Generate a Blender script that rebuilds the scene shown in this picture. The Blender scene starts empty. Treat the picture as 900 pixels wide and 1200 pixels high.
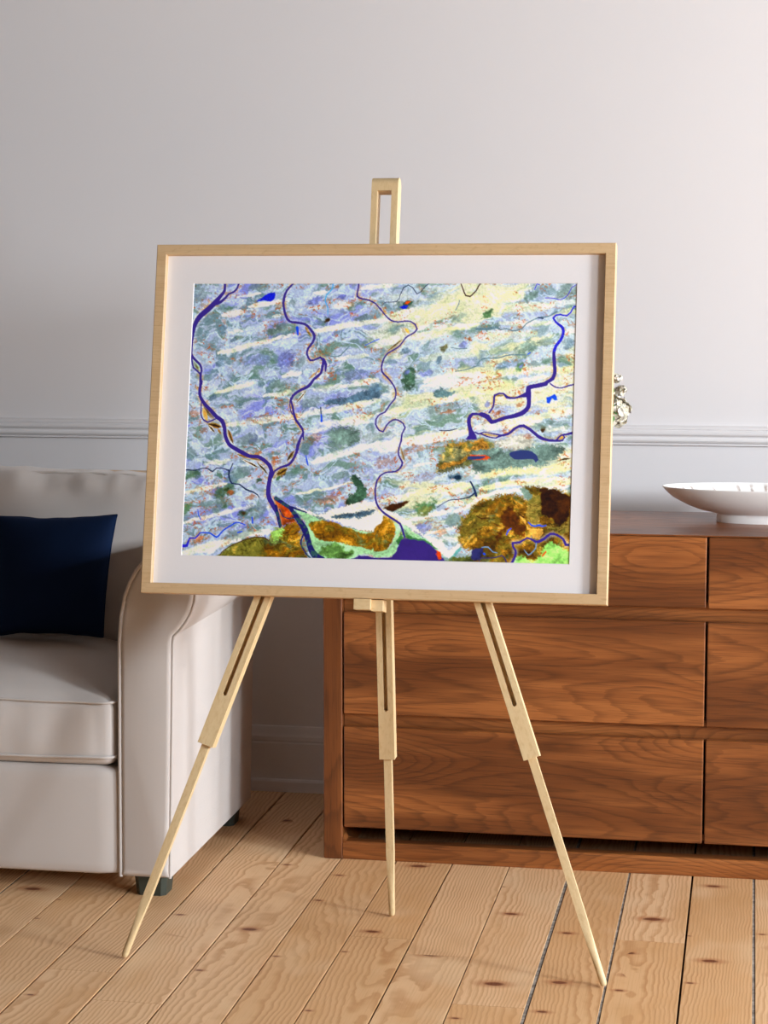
import bpy, bmesh, math, random
import numpy as np
from mathutils import Vector, Matrix, noise
PI=math.pi
random.seed(5)
SC=bpy.context.scene
COL=SC.collection
ART_LINES=[['p',[[85,-3,6.0],[86,21,6.6],[76,36,9.0],[63,52,12.6],[44,71,13.8],[26,87,13.8],[13,105,12.0],[8,123,9.6],[4,151,9.0],[3,175,8.4],[5,193,7.8]]],['p',[[5,191,6.6],[14,202,6.0],[30,217,5.4],[34,232,4.8],[32,244,6.0],[34,265,8.4],[35,260,7.8],[32,278,7.8],[34,299,7.8],[46,317,8.4],[62,333,9.0],[78,349,9.6],[94,361,10.8],[102,379,9.6],[105,400,9.0],[115,420,9.6],[134,433,10.2],[152,442,10.2],[171,451,9.0],[192,452,9.0],[207,459,9.0],[223,472,9.6],[230,487,9.6],[230,492,10.2],[226,516,10.8],[224,539,11.4],[227,557,12.0],[239,577,11.4],[251,598,9.0],[255,615,7.8],[259,630,6.0]]],['p',[[5,193,4.2],[8,211,4.2],[12,224,4.2],[22,232,4.2],[32,242,4.2]]],['p',[[38,314,2.4],[38,344,3.0],[46,360,3.6],[57,365,3.6],[69,360,3.6],[81,354,3.0]]],['p',[[124,-3,4.2],[119,16,4.8],[109,26,4.8],[97,31,4.8],[88,42,6.0],[76,52,7.8],[66,57,7.2]]],['p',[[271,0,4.2],[251,22,5.4],[244,45,6.6],[244,63,6.0],[251,88,6.0],[262,102,6.0],[283,106,6.0],[301,109,6.0],[317,122,6.0],[328,139,6.6],[324,156,6.0],[313,173,5.4],[311,188,4.8],[320,203,4.8],[334,200,4.2],[346,195,4.8],[354,201,6.0],[353,217,7.2],[349,235,6.0],[336,249,6.0],[344,240,6.6],[331,252,6.6],[317,270,7.8],[294,282,6.6],[278,294,6.0],[274,306,4.8],[279,323,4.8],[283,341,6.0],[289,357,6.0],[302,373,6.0],[309,387,4.8],[303,403,6.0],[297,421,8.4],[293,441,6.6],[285,459,6.6],[275,471,6.6],[254,479,5.4],[239,488,4.8],[237,492,4.8],[232,504,6.0]]],['p',[[355,199,5.4],[361,214,6.6],[361,230,3.6]]],['p',[[273,300,3.6],[271,320,2.4],[278,341,2.4],[283,344,2.4]]],['p',[[309,387,4.2],[311,406,3.6]]],['p',[[439,0,4.2],[437,23,3.6],[436,37,4.2],[449,43,3.6],[467,47,3.6],[482,55,3.6],[483,55,3.0],[497,70,3.0],[511,86,3.0],[526,99,3.6],[544,103,3.6],[562,101,3.0],[577,102,3.0],[589,109,3.6],[594,121,3.6],[588,130,3.6],[571,139,3.6],[561,149,3.0],[551,164,3.6],[535,175,3.6],[520,184,3.6],[511,198,3.6],[506,216,4.2],[508,231,4.2],[523,246,4.2],[514,238,3.6],[529,253,3.6],[540,268,3.6],[545,282,3.6],[544,298,3.6],[531,315,3.6],[519,334,3.6],[506,340,3.6],[497,352,3.6],[496,365,3.6],[506,381,3.6],[516,384,3.6],[524,368,3.6],[539,354,3.6],[553,354,3.6],[567,363,3.6],[572,373,3.6],[565,388,3.6],[563,408,4.2],[558,426,3.6],[558,443,3.6],[568,461,4.2],[564,475,4.2],[552,484,3.6],[526,488,3.6],[512,497,4.2],[505,508,4.2],[502,528,4.2],[503,555,4.2],[509,572,4.8],[521,586,4.8],[539,598,4.8],[557,609,4.8],[568,616,4.8],[575,632,4.8],[581,649,4.2]]],['p',[[497,67,1.8],[506,80,1.8],[514,89,1.8]]],['b',[[1004,64,3.6],[991,63,3.6],[983,77,3.6],[973,86,3.6],[957,83,3.6],[946,85,4.2],[939,92,4.2],[946,102,4.8],[959,112,6.0],[966,125,6.6],[960,146,7.2],[948,162,7.2],[943,181,7.8]]],['p',[[943,181,7.8],[945,204,8.4],[947,227,8.4],[942,245,9.0],[928,254,9.0],[925,258,10.8],[905,263,10.8],[882,269,11.4],[882,282,14.3],[884,299,10.2],[883,317,10.8],[872,330,11.4],[852,339,10.8],[829,344,9.0],[809,351,9.0],[792,356,10.2],[781,343,12.0],[765,337,10.8],[758,337,5.4],[743,337,7.2],[734,349,9.0],[736,365,9.6],[740,380,10.8],[742,388,14.9]]],['p',[[877,286,13.2],[864,290,6.6],[845,295,4.2],[829,293,6.6],[820,284,3.6],[810,283,3.6],[798,288,5.4],[796,303,4.2],[794,318,4.2],[785,332,4.2]]],['p',[[936,258,3.0],[951,267,3.0],[965,268,3.0],[983,263,3.6],[1001,258,3.6]]],['p',[[751,382,3.0],[760,386,3.6],[764,386,4.2],[773,382,2.4],[805,387,3.0],[816,390,4.8]]],['p',[[764,386,3.0],[782,393,3.0],[805,396,3.6],[816,390,5.4],[834,386,6.0],[848,374,6.6],[862,366,6.6],[873,365,7.2],[888,373,7.2],[903,385,7.2],[917,395,7.8],[935,400,6.0],[955,401,6.0],[971,400,3.6],[976,392,3.0],[972,387,3.0],[983,384,5.4],[1003,380,6.0]]],['p',[[955,400,4.2],[966,388,3.6],[975,385,4.2]]],['d',[[245,558,10.2],[267,572,9.0],[285,584,9.0],[308,614,12.6],[324,637,16.1],[334,663,13.2],[342,686,14.9],[356,704,17.9],[371,712,17.9]]],['d',[[246,577,6.6],[253,603,7.2],[260,627,7.2]]],['d',[[285,579,4.8],[307,586,4.2],[326,592,2.4]]],['d',[[320,649,3.6],[315,672,3.6],[329,696,3.6],[341,707,4.2]]],['d',[[256,586,2.4],[265,603,2.4],[284,609,2.4],[297,605,2.4]]],['k',[[-1,488,3.0],[31,489,2.4],[57,483,2.4],[76,492,3.0],[86,483,2.4],[105,484,2.4],[118,488,3.6],[120,506,3.6],[128,522,3.3],[148,524,3.0],[165,536,3.6],[184,543,3.6],[196,549,2.7],[201,557,1.8]]],['k',[[118,500,2.4],[122,486,2.4],[128,471,2.4]]],['b',[[-2,683,7.8],[16,683,7.2],[23,664,3.6],[38,664,3.6],[50,650,3.0]]],['B',[[50,650,3.0],[77,650,3.6],[94,660,4.2],[110,643,3.6],[130,630,3.6],[145,621,3.0],[167,627,2.4]]],['B',[[41,590,1.5],[44,605,2.4],[50,616,2.4]]],['B',[[185,608,3.6],[187,622,4.2]]],['B',[[149,647,3.0],[160,644,3.0]]],['B',[[354,340,3.0],[356,359,5.4]]],['k',[[352,324,2.4],[354,340,2.4]]],['B',[[319,448,2.4],[322,462,4.2],[325,472,2.4]]],['B',[[282,119,7.8],[285,137,3.6]]],['c',[[371,1,2.4],[370,18,3.0],[356,34,3.0],[353,50,3.0],[360,65,2.4],[361,83,1.8]]],['B',[[462,163,1.5],[477,156,1.5],[497,147,2.1]]],['g',[[354,189,1.8],[392,192,2.4],[409,178,2.4],[421,165,1.8]]],['k',[[501,62,0.9],[507,53,1.2],[539,50,1.5],[547,35,1.5],[556,14,1.8],[567,8,1.8],[579,14,1.8],[590,31,1.8],[600,26,1.8],[612,10,1.8],[623,3,1.5]]],['n',[[701,1,1.8],[709,20,3.0],[716,35,3.0],[727,37,3.0],[742,22,3.0],[747,11,3.0],[751,5,3.0],[757,0,2.4]]],['g',[[746,120,6.0],[773,120,7.2],[796,116,6.0],[808,122,3.0],[822,119,2.4],[837,124,3.0],[860,120,2.4],[871,107,2.4],[900,92,3.0],[926,88,3.0],[948,76,3.6]]],['g',[[749,214,2.4],[763,197,3.0],[807,193,3.0],[830,186,3.0],[876,186,2.4]]],['B',[[878,184,2.4],[884,180,2.4]]],['b',[[918,41,1.8],[942,42,1.8],[956,46,1.8],[973,35,1.8],[984,14,1.5],[995,7,1.5]]],['b',[[890,20,1.8],[896,5,1.8],[903,8,1.5]]],['g',[[691,72,1.8],[699,56,2.1],[700,47,1.5]]],['g',[[682,168,1.5],[706,171,2.1],[723,170,2.1]]],['g',[[696,229,1.8],[725,223,2.4],[754,213,2.4]]],['k',[[660,379,1.5],[684,379,2.4],[705,374,1.8]]],['k',[[743,507,3.6],[752,522,4.2],[759,542,6.0]]],['k',[[754,535,3.6],[742,546,3.0],[713,552,2.1],[690,555,1.8],[661,573,1.2]]],['k',[[901,91,3.0],[913,93,3.0]]],['p',[[344,223,1.2],[334,241,1.2]]],['p',[[1004,654,5.4],[995,660,6.0],[987,660,6.0],[980,646,5.4],[964,636,5.4],[947,634,5.4],[933,646,6.6],[913,655,6.6],[901,648,4.2],[890,645,4.2],[873,656,4.8],[854,659,5.4],[855,666,4.8],[862,677,4.8],[861,692,6.0],[852,712,6.0]]],['B',[[892,606,2.4],[900,613,3.0],[909,615,3.0],[919,612,4.2],[926,615,3.0],[936,613,2.4]]],['c2',[[913,658,3.0],[912,670,2.4],[900,684,2.4],[894,687,2.4],[884,675,1.8]]],['c2',[[778,671,3.0],[793,670,2.4],[805,682,2.4],[816,684,1.8]]],['p2',[[771,705,2.4],[776,698,2.4],[811,696,2.4],[828,690,2.4],[838,701,3.0],[842,712,3.0]]],['B',[[838,638,2.4],[842,628,3.6],[849,622,2.4]]],['B',[[783,687,4.8],[785,688,4.8]]],['n2',[[761,593,1.8],[773,599,2.4],[793,597,2.4]]],['n2',[[871,588,2.4],[880,594,3.6]]],['n2',[[104,713,1.5],[108,699,1.8],[139,678,1.8],[177,662,2.1],[201,658,2.4],[222,660,2.4],[231,667,1.8]]]]
ART_POLYS=[['p',[[728,400],[757,400],[754,391],[745,377],[739,374],[734,391]],1,0],['olive',[[673,424],[691,415],[719,406],[760,403],[762,458],[722,470],[687,485],[655,483]],8,0.3],['gg',[[750,400],[779,399],[809,419],[843,426],[907,415],[952,409],[976,426],[959,443],[914,464],[845,471],[753,484]],8,0.2],['ochre2',[[656,471],[686,459],[715,453],[735,438],[741,441],[718,461],[664,477]],2,0.2],['ochre2',[[685,415],[720,409],[760,408],[761,423],[726,435],[714,418],[691,421]],4,0.2],['ochre2',[[750,400],[782,404],[803,417],[780,423],[751,423]],4,0.2],['gr',[[802,411],[825,399],[860,387],[883,392],[901,409],[878,421],[826,422]],8,0.15],['dk',[[355,311],[396,300],[438,291],[502,265],[503,296],[450,308],[391,319]],5,0.2],['gg',[[382,381],[417,372],[456,386],[454,410],[419,422],[383,417]],10,0.2],['dgreen',[[434,503],[449,497],[464,509],[474,529],[480,551],[466,564],[437,573],[428,562],[447,538],[450,521]],4,0.3],['gb',[[642,292],[656,272],[683,279],[704,281],[680,290]],4,0.15],['white',[[291,573],[355,598],[361,597],[431,572],[499,560],[505,587],[520,583],[524,615],[510,633],[475,636],[439,627],[415,618],[373,607],[331,596]],3,0.05],['dk',[[388,602],[432,593],[502,582],[500,591],[456,604],[415,608]],4,0.3],['white',[[500,587],[521,598],[525,612],[505,632]],2,0.03],['ochreg',[[103,714],[109,699],[136,679],[177,662],[219,659],[231,667],[240,651],[254,640],[269,632],[273,717]],2,0.2],['ochre',[[249,633],[266,625],[299,616],[313,637],[315,672],[333,712],[243,714],[207,713]],10,0.25],['lgreen',[[243,639],[267,630],[267,650],[253,665],[241,662]],10,0.2],['orange',[[244,564],[264,572],[282,582],[294,606],[300,617],[281,620],[263,627],[254,606]],3,0.25],['pale',[[297,583],[331,596],[367,610],[439,629],[487,641],[516,636],[534,633],[536,688],[518,695],[471,695],[442,710],[371,709],[346,683],[336,649],[320,614]],2,0.12],['ochre',[[332,621],[347,616],[376,611],[403,618],[439,630],[475,643],[507,638],[533,621],[536,682],[512,685],[477,679],[435,673],[411,666],[363,661],[348,645]],2,0.25],['mgreen',[[365,695],[382,677],[405,669],[429,682],[453,693],[442,705],[395,709]],5,0.35],['pale',[[504,674],[536,682],[554,655],[555,632],[548,606],[559,612],[570,628],[566,647],[560,658],[565,670],[560,687],[543,699],[505,699]],2,0.15],['ochre',[[502,633],[522,615],[524,597],[541,602],[553,615],[556,632],[553,655],[536,681],[504,686]],2,0.25],['dgreen2',[[571,616],[575,632],[581,651],[567,670],[559,661],[569,644]],2,0.2],['pale',[[572,617],[602,636],[635,654],[665,676],[683,696],[638,661],[609,654],[582,649]],4,0.2],['sea',[[235,715],[330,712],[440,709],[472,698],[508,702],[543,701],[560,687],[567,670],[581,651],[609,654],[638,660],[662,681],[683,703],[691,713],[505,718]],1.5,0.03],['dgreen2',[[575,629],[602,649],[632,655],[653,668],[665,680],[635,662],[609,656],[584,650]],2,0.15],['white',[[521,585],[541,586],[592,608],[601,620],[634,645],[670,653],[694,681],[722,658],[723,672],[695,701],[659,670],[629,647],[596,627],[554,606]],3,0.06],['teal',[[695,707],[724,669],[726,678],[709,701]],2,0.1],['red',[[662,682],[674,685],[677,702],[672,705]],2,0.1],['red',[[754,694],[761,691],[764,703],[756,704]],2,0.1],['dkgr',[[709,700],[735,698],[758,686],[778,674],[779,714],[687,716]],5,0.4],['ochre3',[[722,629],[738,588],[755,564],[783,552],[812,542],[840,535],[869,543],[883,550],[880,520],[920,519],[966,522],[1004,551],[1009,714],[766,720],[776,691],[726,666]],6,0.3],['oliveg',[[724,605],[755,588],[784,575],[774,628],[752,645],[729,663]],12,0.2],['gb2',[[870,523],[880,520],[898,533],[903,543],[890,553],[881,548]],3,0.1],['olive2',[[889,563],[904,536],[918,538],[922,584],[917,607],[900,610],[888,593]],4,0.12],['brown',[[919,524],[955,522],[984,534],[1000,551],[994,588],[986,602],[969,615],[954,601],[940,588],[925,584],[922,555]],3,0.3],['brown2',[[825,592],[844,570],[862,585],[867,603],[888,625],[873,643],[852,626],[832,632],[818,651],[813,635],[829,615]],8,0.3],['tan',[[867,587],[880,591],[892,616],[929,623],[927,639],[910,649],[898,633],[880,608]],3,0.1],['olive2',[[938,613],[980,612],[997,591],[1001,623],[987,634],[964,629]],6,0.15],['bright',[[871,691],[886,694],[906,700],[920,690],[931,676],[947,651],[971,663],[1002,683],[1003,717],[869,717]],4,0.2],['sea2',[[753,680],[780,671],[778,694],[765,705],[753,703]],2,0.1],['red',[[926,689],[938,676],[940,680],[929,692]],1.5,0.1],['pale',[[8,202],[9,214],[12,223],[19,232],[30,238],[30,226],[26,216],[19,208]],1,0.15],['olive',[[8,202],[12,212],[16,221],[22,230],[30,238],[27,227],[22,218],[16,210]],1,0.2],['ochre2',[[42,321],[46,334],[53,344],[63,352],[75,357],[71,344],[64,334],[54,326]],1,0.15],['brown',[[42,321],[48,332],[56,341],[65,350],[75,357],[69,346],[61,337],[52,329]],1,0.2],['tan',[[42,326],[41,337],[43,346],[47,355],[55,363],[56,352],[54,343],[49,334]],1,0.15],['ochre2',[[56,369],[65,376],[75,380],[85,381],[96,377],[87,370],[77,366],[67,366]],1,0.15],['brown',[[56,369],[66,373],[75,376],[86,378],[96,377],[86,373],[77,370],[66,369]],1,0.2],['white',[[59,373],[61,380],[65,386],[70,389],[77,391],[75,384],[72,379],[66,375]],1,0.15],['brown',[[59,373],[63,379],[67,384],[71,388],[77,391],[74,386],[70,381],[65,377]],1,0.2],['ochre2',[[110,382],[110,393],[113,403],[119,412],[127,420],[126,409],[123,399],[118,390]],1,0.15],['brown',[[110,382],[113,392],[116,402],[121,411],[127,420],[124,410],[120,400],[116,391]],1,0.2],['ochre2',[[139,447],[154,454],[171,458],[187,461],[204,462],[189,455],[172,450],[156,448]],1,0.15],['brown',[[139,447],[155,452],[171,456],[188,460],[204,462],[188,457],[172,453],[155,449]],1,0.2],['white',[[150,458],[161,467],[173,474],[186,478],[199,481],[188,473],[176,466],[163,461]],1,0.15],['brown',[[150,458],[162,465],[174,471],[186,477],[199,481],[187,474],[175,468],[163,463]],1,0.2],['white',[[192,467],[198,477],[205,486],[214,493],[224,499],[218,489],[211,480],[203,473]],1,0.15],['brown',[[192,467],[199,476],[207,484],[215,492],[224,499],[217,490],[210,481],[201,474]],1,0.2],['ochre2',[[84,382],[85,387],[87,391],[91,394],[95,397],[94,392],[92,388],[89,384]],1,0.15],['ochre2',[[318,250],[328,246],[336,241],[344,234],[350,226],[340,230],[332,235],[324,242]],1,0.15],['ochre2',[[302,113],[304,122],[308,130],[314,137],[321,143],[318,134],[314,126],[309,119]],1,0.15],['white',[[287,313],[296,307],[303,299],[309,291],[313,281],[305,288],[297,295],[292,303]],1,0.15],['brown',[[287,313],[295,306],[302,298],[308,290],[313,281],[306,289],[299,296],[293,304]],1,0.2],['ochre2',[[272,301],[271,311],[272,320],[274,329],[278,338],[279,329],[278,319],[276,310]],1,0.15],['ochre2',[[285,356],[288,365],[293,374],[299,381],[307,388],[303,379],[298,370],[292,363]],1,0.15],['ochre2',[[270,463],[278,457],[284,450],[288,442],[290,433],[282,438],[276,445],[272,453]],1,0.15],['brown',[[270,463],[276,456],[281,449],[286,441],[290,433],[283,439],[278,446],[273,454]],1,0.2],['ochre2',[[243,498],[253,499],[261,497],[267,491],[271,482],[261,481],[253,483],[247,489]],1,0.15],['brown',[[243,498],[251,496],[258,493],[265,488],[271,482],[262,484],[255,487],[248,492]],1,0.2],['ochre2',[[249,498],[258,497],[264,495],[269,489],[272,481],[263,481],[256,484],[252,489]],1,0.15],['brown',[[249,498],[256,495],[262,491],[268,487],[272,481],[265,483],[259,487],[253,492]],1,0.2],['green',[[243,512],[249,512],[252,509],[254,506],[255,500],[250,501],[246,504],[244,507]],1,0.15],['dgreen',[[243,512],[247,510],[250,508],[253,504],[255,500],[251,502],[248,505],[245,508]],1,0.2],['ochre2',[[495,65],[496,70],[499,74],[502,78],[506,80],[505,76],[503,71],[499,68]],1,0.15],['tan',[[562,118],[563,124],[566,128],[570,131],[575,133],[574,128],[571,123],[568,120]],1,0.15],['ochre2',[[520,178],[530,172],[540,165],[548,157],[556,148],[546,154],[537,161],[528,169]],1,0.15],['brown',[[520,178],[530,171],[539,164],[548,156],[556,148],[547,155],[537,162],[529,170]],1,0.2],['gr',[[536,270],[536,278],[537,284],[540,291],[544,297],[544,290],[542,283],[539,277]],1,0.15],['gr',[[560,417],[561,429],[564,440],[568,451],[575,461],[574,449],[572,438],[567,427]],1,0.15],['ochre2',[[560,417],[563,428],[566,439],[570,450],[575,461],[573,449],[569,438],[565,428]],1,0.2],['gr',[[511,336],[505,346],[502,356],[500,368],[501,380],[507,370],[511,359],[512,347]],1,0.15],['ochre2',[[764,387],[775,390],[787,392],[799,393],[811,393],[799,390],[788,387],[776,386]],1,0.15],['ochre2',[[799,290],[805,291],[812,291],[818,290],[825,287],[818,285],[811,285],[805,287]],1,0.15],['tan',[[963,397],[968,397],[972,396],[974,393],[975,388],[970,388],[967,389],[964,392]],1,0.15],['orange',[[261,575],[264,584],[269,591],[276,596],[285,600],[282,591],[277,584],[270,579]],1,0.15],['red',[[261,575],[266,583],[271,589],[278,595],[285,600],[280,593],[275,586],[268,580]],1,0.2],['orange',[[236,555],[239,562],[244,567],[250,571],[257,574],[254,567],[249,562],[243,558]],1,0.15],['lake',[[838,436],[855,428],[890,427],[909,440],[912,450],[906,457],[899,448],[873,449],[853,449]],1.2,0],['red',[[740,441],[774,439],[789,444],[775,452],[740,452]],3,0.2],['lake',[[734,444],[763,442],[779,444],[766,450],[734,451]],1.2,0],['Bl',[[928,293],[940,289],[949,284],[956,299],[949,300],[942,295],[936,307],[929,306]],1,0],['lakeb',[[171,51],[186,41],[200,31],[219,27],[220,42],[208,51],[194,48]],1,0],['dgreen',[[554,55],[566,47],[581,49],[579,54],[563,62],[554,62]],1.5,0.1],['red2',[[558,56],[566,49],[576,50],[566,57]],1,0.1],['lakeb',[[546,65],[557,60],[569,61],[565,69],[555,70]],1,0],['brown',[[526,577],[555,565],[590,558],[579,569],[550,586],[538,583]],2,0.3]]
ART_ELLS=[['dk',89,123,13.5,10.5,0.7,0],['gg',223,126,17.9,9.0,0.7,0],['dk',115,150,9.0,6.0,0.6,0],['gg',172,12,26.9,12.0,0.6,0],['dk',85,209,12.0,13.5,0.5,0],['bl',181,204,41.9,17.9,0.5,0],['gg',20,30,26.9,26.9,0.5,0],['pu',329,49,20.9,12.6,0.8,0],['pu',396,38,14.9,9.0,0.9,0],['pu',257,200,22.4,22.4,0.7,0],['gg',351,6,9.0,5.4,0.9,0],['brown',359,100,7.2,6.0,0.9,0],['gg',239,123,35.9,14.9,0.8,0],['gg',454,92,20.9,7.5,0.7,0],['gg',295,209,20.9,14.9,0.5,0],['bl',442,240,38.9,17.9,0.5,0],['gg',355,170,9.0,7.5,0.5,0],['gg',266,54,13.5,10.5,0.5,0],['dgreen',579,239,20.9,23.9,0.95,0],['pu',574,233,9.0,9.0,0.7,0],['dk',568,179,13.5,9.0,0.7,0],['dk',655,200,7.2,12.6,0.8,0],['olive',667,168,10.2,8.4,0.9,0],['orangeb',731,150,7.2,6.0,0.9,0],['gg',563,60,32.9,13.5,0.8,0],['orangeb',674,140,4.2,3.0,0.8,0],['orangeb',661,145,3.6,2.4,0.7,0],['orangeb',697,157,4.2,3.6,0.7,0],['pu',617,234,20.9,7.5,0.6,0],['pu',714,162,14.9,7.5,0.6,0],['gg',534,124,13.5,13.5,0.6,0],['gg',700,91,20.9,12.0,0.5,0],['green',773,84,16.4,13.5,0.9,0],['gg',787,117,23.9,7.5,0.8,0],['gg',883,36,19.4,12.6,0.9,0],['gg',973,23,32.9,20.9,0.7,0],['green',858,217,10.8,14.3,0.8,0],['bl',861,216,5.4,5.4,0.8,0],['gg',870,164,32.9,13.5,0.8,0],['gg',922,152,23.9,14.9,0.6,0],['gg',895,210,20.9,10.5,0.5,0],['dk',819,211,17.9,12.0,0.5,0],['gg',848,246,9.0,7.5,0.6,0],['dk',982,157,13.5,12.0,0.5,0],['dk',67,302,9.0,7.5,0.7,0],['gg',12,449,20.9,17.9,0.6,0],['green',18,499,26.9,12.0,0.6,0],['gg',172,408,41.9,17.9,0.5,0],['gg',232,267,17.9,12.0,0.6,0],['dk',144,319,6.6,5.4,0.5,0],['gg',151,491,26.9,17.9,0.6,0],['orangeb',104,324,14.9,5.4,0.7,0],['orangeb',20,341,16.4,8.4,0.5,0],['orangeb',48,386,12.0,10.5,0.5,0],['orangeb',236,463,9.0,14.9,0.8,0],['orangeb',189,446,14.9,5.4,0.8,0],['orangeb',480,284,14.3,7.5,0.9,0],['brown',485,283,7.5,3.6,0.9,0],['orangeb',344,402,20.9,13.5,0.4,0],['gg',251,270,20.9,17.9,0.5,0],['bl',390,298,32.9,14.9,0.5,0],['gg',325,311,29.9,17.9,0.5,0],['bl',308,332,17.9,9.0,0.4,0],['gg',410,496,29.9,12.0,0.6,0],['dgreen',579,255,19.4,20.9,0.9,0],['gg',503,274,20.9,16.4,0.7,0],['gg',602,314,44.8,9.0,0.3,0],['gg',667,325,50.8,12.0,0.5,0],['orangeb',682,332,26.9,4.8,0.6,0],['orangeb',519,462,26.9,17.9,0.4,0],['gg',522,391,17.9,7.5,0.5,0],['orangeb',606,425,26.9,10.5,0.4,0],['orangeb',665,445,9.0,4.2,0.7,0],['brown',683,417,4.8,4.2,0.9,0],['dk',705,494,17.9,9.0,0.8,0],['orangeb',824,442,19.4,10.5,0.8,0],['orangeb',877,397,22.4,13.5,0.6,0],['orangeb',806,334,19.4,6.6,0.7,0],['orangeb',863,310,10.5,7.5,0.6,0],['brown',921,371,8.4,10.8,0.95,0],['brown',965,424,10.2,4.8,0.95,0],['brown',976,449,17.9,2.7,0.9,0],['gg',911,366,32.9,12.0,0.7,0],['gg',954,359,20.9,12.0,0.5,0],['gg',927,435,26.9,14.9,0.4,0],['bl',779,309,8.4,9.0,0.7,0],['brown',795,440,6.6,3.6,0.8,0],['brown',116,537,7.5,5.4,0.95,0],['dgreen',165,599,16.4,10.5,0.8,0],['brown',165,598,7.8,4.8,0.9,0],['dgreen',198,513,10.8,7.8,0.9,0],['green',114,540,32.9,16.4,0.7,0],['orangeb',125,546,12.0,7.2,0.9,0],['gg',85,574,35.9,14.9,0.4,0],['green',13,588,14.9,13.5,0.8,0],['gg',159,652,41.9,14.9,0.6,0],['orangeb',44,667,26.9,10.5,0.7,0],['green',21,504,29.9,12.0,0.5,0],['orangeb',184,555,17.9,7.5,0.6,0],['gg',192,590,32.9,20.9,0.5,0],['green',113,581,7.5,5.4,0.6,0],['orangeb',380,560,32.9,17.9,0.55,0],['orangeb',439,562,12.6,12.0,0.9,0],['orangeb',468,561,7.5,5.4,0.8,0],['gg',344,558,44.8,17.9,0.4,0],['orangeb',426,600,23.9,4.8,0.6,0],['brown',261,493,7.8,10.8,0.95,0],['green',632,575,28.4,20.9,0.9,0],['ochre2',632,581,17.9,13.5,0.4,0],['dkb',709,497,13.8,8.4,0.95,0],['pu',625,628,26.9,13.5,0.6,0],['gg',568,583,20.9,9.0,0.4,0],['orangeb',672,635,23.9,9.0,0.4,0],['orangeb',686,574,9.0,3.6,0.8,0],['gg',703,603,35.9,17.9,0.7,0],['brown2',751,651,23.9,20.9,0.6,0],['bl',618,500,41.9,12.0,0.4,0],['ochre3',250,498,12.0,9.0,0.8,0],['gg',825,494,23.9,7.5,0.6,0],['orangeb',782,601,17.9,17.9,0.4,0],['brown2',823,704,14.9,7.5,0.8,0],['dgreen',908,691,3.6,5.4,0.8,0],['dgreen',882,663,13.5,9.0,0.6,0],['gg',992,528,9.0,12.0,0.8,0]]
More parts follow.
